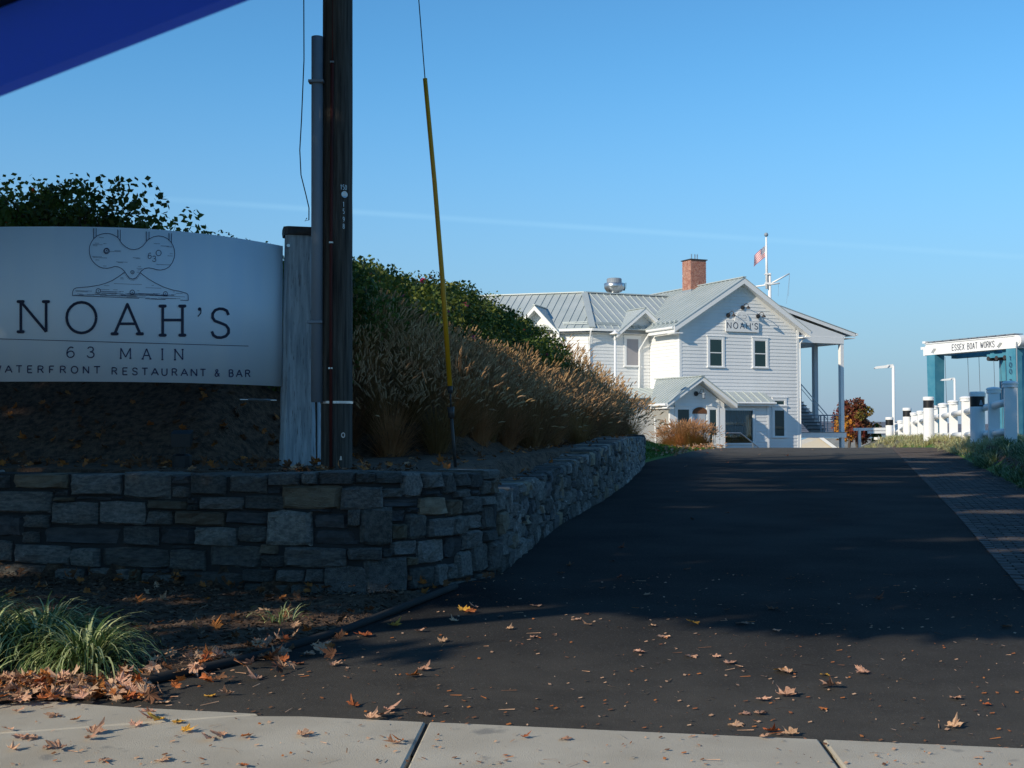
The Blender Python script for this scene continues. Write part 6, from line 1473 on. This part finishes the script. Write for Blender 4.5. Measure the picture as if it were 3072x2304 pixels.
for i in range(9000):                               # mulch chips near the camera
    y = 7.2 + R.random() * 5.2; x = R.uniform(-5.4, -.4)
    if x > left_x(y) - .04 or y < far_edge(x) + .05: continue
    s_ = sdist(x, y, WALL)
    if -.04 < s_ < .65: continue
    z = height(x, y); l = R.uniform(.015, .05); wv = l * R.uniform(.2, .5); a = R.uniform(0, 6.28); c_, q_ = cos(a), sin(a); h = R.uniform(0, .02)
    mch.add([(x + u * c_ - v * q_, y + u * q_ + v * c_, z + hh) for u, v, hh in ((-l / 2, -wv / 2, .002), (l / 2, -wv / 2, h), (l / 2, wv / 2, h + .008), (-l / 2, wv / 2, .008))], [(0, 1, 2, 3)], R.choice((0, 0, 1)))
M['chip_a'] = mat('chip_a', (.06, .035, .022), .9); M['chip_b'] = mat('chip_b', (.17, .11, .07), .9)
obj('mulch_chips', mch, ['chip_a', 'chip_b'], kind='stuff')['label'] = 'dark shredded bark chips covering the bed in front of the wall'
# ================================================================ TREES
def tree_wood(t, h, r, limbs, rr, m='bark'):
    b = MB(); b.tube([(0, 0, -.2), (.05, 0, h * .3), (-.06, .05, h * .6), (0, 0, h)], [r * 1.25, r, r * .75, r * .3], 10); o = obj('trunk', b, m, t, smooth=True)
    lb = MB()
    for (x, y, z) in limbs: z0 = max(h * .3, z - 3.0 * abs(h) / 10); k_ = rr.uniform(.4, .6); lb.tube([(0, 0, z0), (x * k_, y * k_, z0 + (z - z0) * .65), (x, y, z)], [r * .4, r * .22, r * .06], 6)
    obj('limbs', lb, m, t, smooth=True)
def far_tree(name, label, cat, px, ytop, ybase, Y, wpx, mats_, n, seed, lsz, weights=None, trunk=True, group=None, shape=1.0):
    rr = random.Random(seed); base = pt(px, 440, Y); top = pt(px, ytop, Y).z; zb = pt(px, ybase, Y).z; gz_ = -1.5; rx = wpx / 2 * Y / FPX; hz_ = (top - zb) / 2; cz = (top + zb) / 2
    t = thing(name, label, cat, (base.x, Y, gz_), 0, group); m = MB(); lob = [(Vector((rr.gauss(0, .42), rr.gauss(0, .42), rr.uniform(-.8, .72))), rr.uniform(.2, .36), rr.choice(range(len(mats_))) if not weights else rr.choices(range(len(mats_)), weights)[0]) for _ in range(44)]
    for i in range(n):
        c, r, mi = rr.choice(lob); d = Vector((rr.gauss(0, 1), rr.gauss(0, 1), rr.gauss(0, 1))).normalized(); q = c + d * r * rr.uniform(.5, 1.1)
        lim = math.sqrt(max(.02, 1 - q.z ** 2 * .85)) if shape == 1 else (1 - max(-.9, q.z) * .45 - .45)
        rad = math.hypot(q.x, q.y)
        if rad > lim * rr.uniform(.88, 1.04): continue
        leafquad(m, (q.x * rx, q.y * rx, cz - gz_ + q.z * hz_), lsz * rr.uniform(.6, 1.3), rr, mi)
    obj('crown', m, mats_, t)['kind'] = 'stuff'
    if trunk: tree_wood(t, (cz - gz_), .14, [(rr.uniform(-.5, .5) * rx, rr.uniform(-.5, .5) * rx, cz - gz_ + rr.uniform(-.3, .6) * hz_) for _ in range(6)], rr)
far_tree('maple_tree', 'round dark red autumn maple behind the porch post', 'tree', 857, 396.5, 443, 108, 50, ['maple_red', 'maple_shade'], 9000, 31, .22, [3, 1])
far_tree('maple_tree', 'small bright orange maple in front of the dark red one, low beside the porch post', 'tree', 842, 413, 443, 98, 18, ['maple_orange'], 700, 32, .26)
far_tree('maple_tree', 'bright orange sapling right of the porch post under the dark red maple', 'tree', 850, 419, 443, 97, 16, ['maple_orange', 'maple_red'], 420, 33, .26)
far_tree('cedar_tree', 'dense green cedar left of the fourth bollard', 'tree', 877, 421, 450, 77, 15, ['cedar'], 5000, 34, .14, trunk=False, shape=2)
# street maples to the left, out of the picture; their crowns throw the shade over the drive
SM = [(-19, 3, 9.5, 5.5), (-8, 2, 7, 4.4), (-4.8, .4, 7.5, 4.2), (-17, 9.5, 10.5, 5.2), (-11.5, 5, 10, 5.2), (-20, 16, 11.5, 5), (-13.5, 13.2, 11.8, 5.4), (-9.2, 16.5, 13.2, 4.6), (-4.6, 8.2, 12.2, 4.8), (-14.5, 20, 13.6, 4.6), (-6, 20.5, 15.5, 4.6)]
GAPS = [(4.4, 25.4, 1.7, .5), (4.3, 27.2, 1.7, .9), (3.8, 29, 1.2, .7), (6.2, 30.5, 1.3, .35), (6.6, 35, 1.6, .5), (7.6, 19.3, .9, .4), (6, 15.5, 1.2, .28), (5.9, 14.3, .7, .2), (4.2, 27, 1, .4), (10.4, 28.8, .7, .4), (10.2, 31.6, .8, .4), (5.8, 34.9, .9, .5), (3.1, 11.0, .5, .14), (-1.9, 10, .5, .22), (-2.6, 10.6, .5, .2), (-1.2, 9.5, .4, .2), (-3.2, 9.6, .5, .2), (-4.9, 12.4, .7, .5), (.3, 10.1, .8, .35), (-.5, 11.2, .4, .12), (9.0, 22.5, 1.4, .5), (8, 26.5, .9, .4), (12, 25.5, 1, .5), (4.9, 33.0, 1.0, .4), (1.5, 27.5, .8, .5), (13.3, 37.9, 1.3, 1.0), (12, 35, .8, .5), (4.6, 29.6, 1.5, .45), (5.0, 31.8, 1.3, 1.1), (3.9, 28.3, 1.3, 1.0), (6.2, 36.2, 1.2, .8), (7.0, 31.2, 2.2, .35), (8.6, 28.4, 1.6, .3), (5.2, 24.2, 1.6, .3), (3.4, 20.3, 1.0, .2), (8.2, 34.2, 1.8, .35)]
def shade_edge(gx): return lerp([(-12, 9.2), (-2.4, 9.0), (-1.7, 8.7), (-1.0, 10.0), (-.4, 10.6), (.3, 10.3), (.8, 10.4), (1.3, 10.0), (1.9, 9.5), (2.4, 9.15), (4, 9.05), (7, 9.3), (14, 10)], gx)
def shade_far(gx): return lerp([(-12, 30), (-2, 31), (2, 35), (5, 36.2), (11, 36.6), (13.4, 38.5), (15, 41), (17.5, 41.5), (19, 38)], gx)
def density(gx, gy):
    if gx < -.9 and 8.8 < gy < 10.9 and noise.noise(Vector((gx * .9, gy * 2.6, 9))) > .05: return 0
    if gx < -11 or gx > 19: return 0
    if -1.75 < gx < -.35 and 8.15 < gy + .1 * gx < 8.75: return .8
    a, b = gy - shade_edge(gx), shade_far(gx) - gy; n_ = .5 * noise.noise(Vector((gx * .8, gy * 1.3, 0)))
    if a < n_ * .5 or b < n_ * 1.2: return 0
    for cx, cy, rx, ry in GAPS:
        q = ((gx - cx) / rx) ** 2 + ((gy - cy) / ry) ** 2 + noise.noise(Vector((gx * 2.2, gy * 2.2, 5))) * .5
        if q < 1: return 0
    return 1
crowns = [MB() for _ in SM]; rr = random.Random(99); made = 0; tries = 0
while made < 56000 and tries < 400000:
    tries += 1
    gx = rr.uniform(-9, 19); gy = rr.uniform(8.0, 42)
    if density(gx, gy) < rr.random(): continue
    for _ in range(8):
        z = rr.uniform(4.4, 17); x, y = gx - GX * z, gy - GY * z
        if y > -1 and z < 1.5 + .3375 * y + .9 and x > -.41 * y - 1.2: continue
        hit = None
        for i, (tx, ty, tz, tr) in enumerate(SM):
            if ((x - tx) / tr) ** 2 + ((y - ty) / tr) ** 2 + ((z - tz) / (tr * .78)) ** 2 < 1: hit = i; break
        if hit is None: continue
        tx, ty, tz, tr = SM[hit]; leafquad(crowns[hit], (x - tx, y - ty, z), rr.uniform(.28, .5), rr); made += 1; break
sml = ['tall street maple far out on the left of the lot', 'roadside maple nearest the street at the far left', 'roadside maple closest to the car on the left', 'maple on the left slope behind the far one', 'maple on the slope left of the sign', 'maple at the back left of the hill', 'maple behind the sign on the hill, out on the left', 'tall maple farthest along the hill', 'high crowned maple leaning over the sign from the left', 'maple at the very back left of the hill', 'tall maple leaning high over the middle of the hill']
for i, ((tx, ty, tz, tr), c) in enumerate(zip(SM, crowns)):
    if i in (1, 2, 7, 8, 10):                          # these lean in from trunks that stand left of the frame
        bx, by = {7: (-13.5, 14.5), 8: (-8.5, 7.5), 1: (-7.8, 5.3), 2: (-6.0, 5.2), 10: (-13, 20)}[i]
    else: bx, by = tx, ty
    t = thing('maple_tree', sml[i], 'tree', (tx, ty, 0), 0, 'street maples left of the picture')
    if c.v: obj('crown', c, 'maple_shade', t)['kind'] = 'stuff'
    b = MB(); ox, oy = bx - tx, by - ty; b.tube([(ox, oy, -.3), (ox, oy, tz * .33), (ox * .6, oy * .6, tz * .8), (0, 0, tz + tr * .4)], [.28, .22, .16, .04], 10); obj('trunk', b, 'bark', t, smooth=True)
    lb = MB()
    for k_ in range(9 if i not in (1, 2) else 4): a = k_ * 2.4; z0 = (tz * .55 if i not in (1, 2) else tz - .2) + k_ * .3; fr = 1 - min(1, z0 / (tz * .7)); lb.tube([(ox * fr * .6, oy * fr * .6, z0), (tr * .4 * cos(a), tr * .4 * sin(a), z0 + 1.2), (tr * .8 * cos(a), tr * .8 * sin(a), z0 + 2)], [.1, .06, .02], 6)
    obj('limbs', lb, 'bark', t, smooth=True)
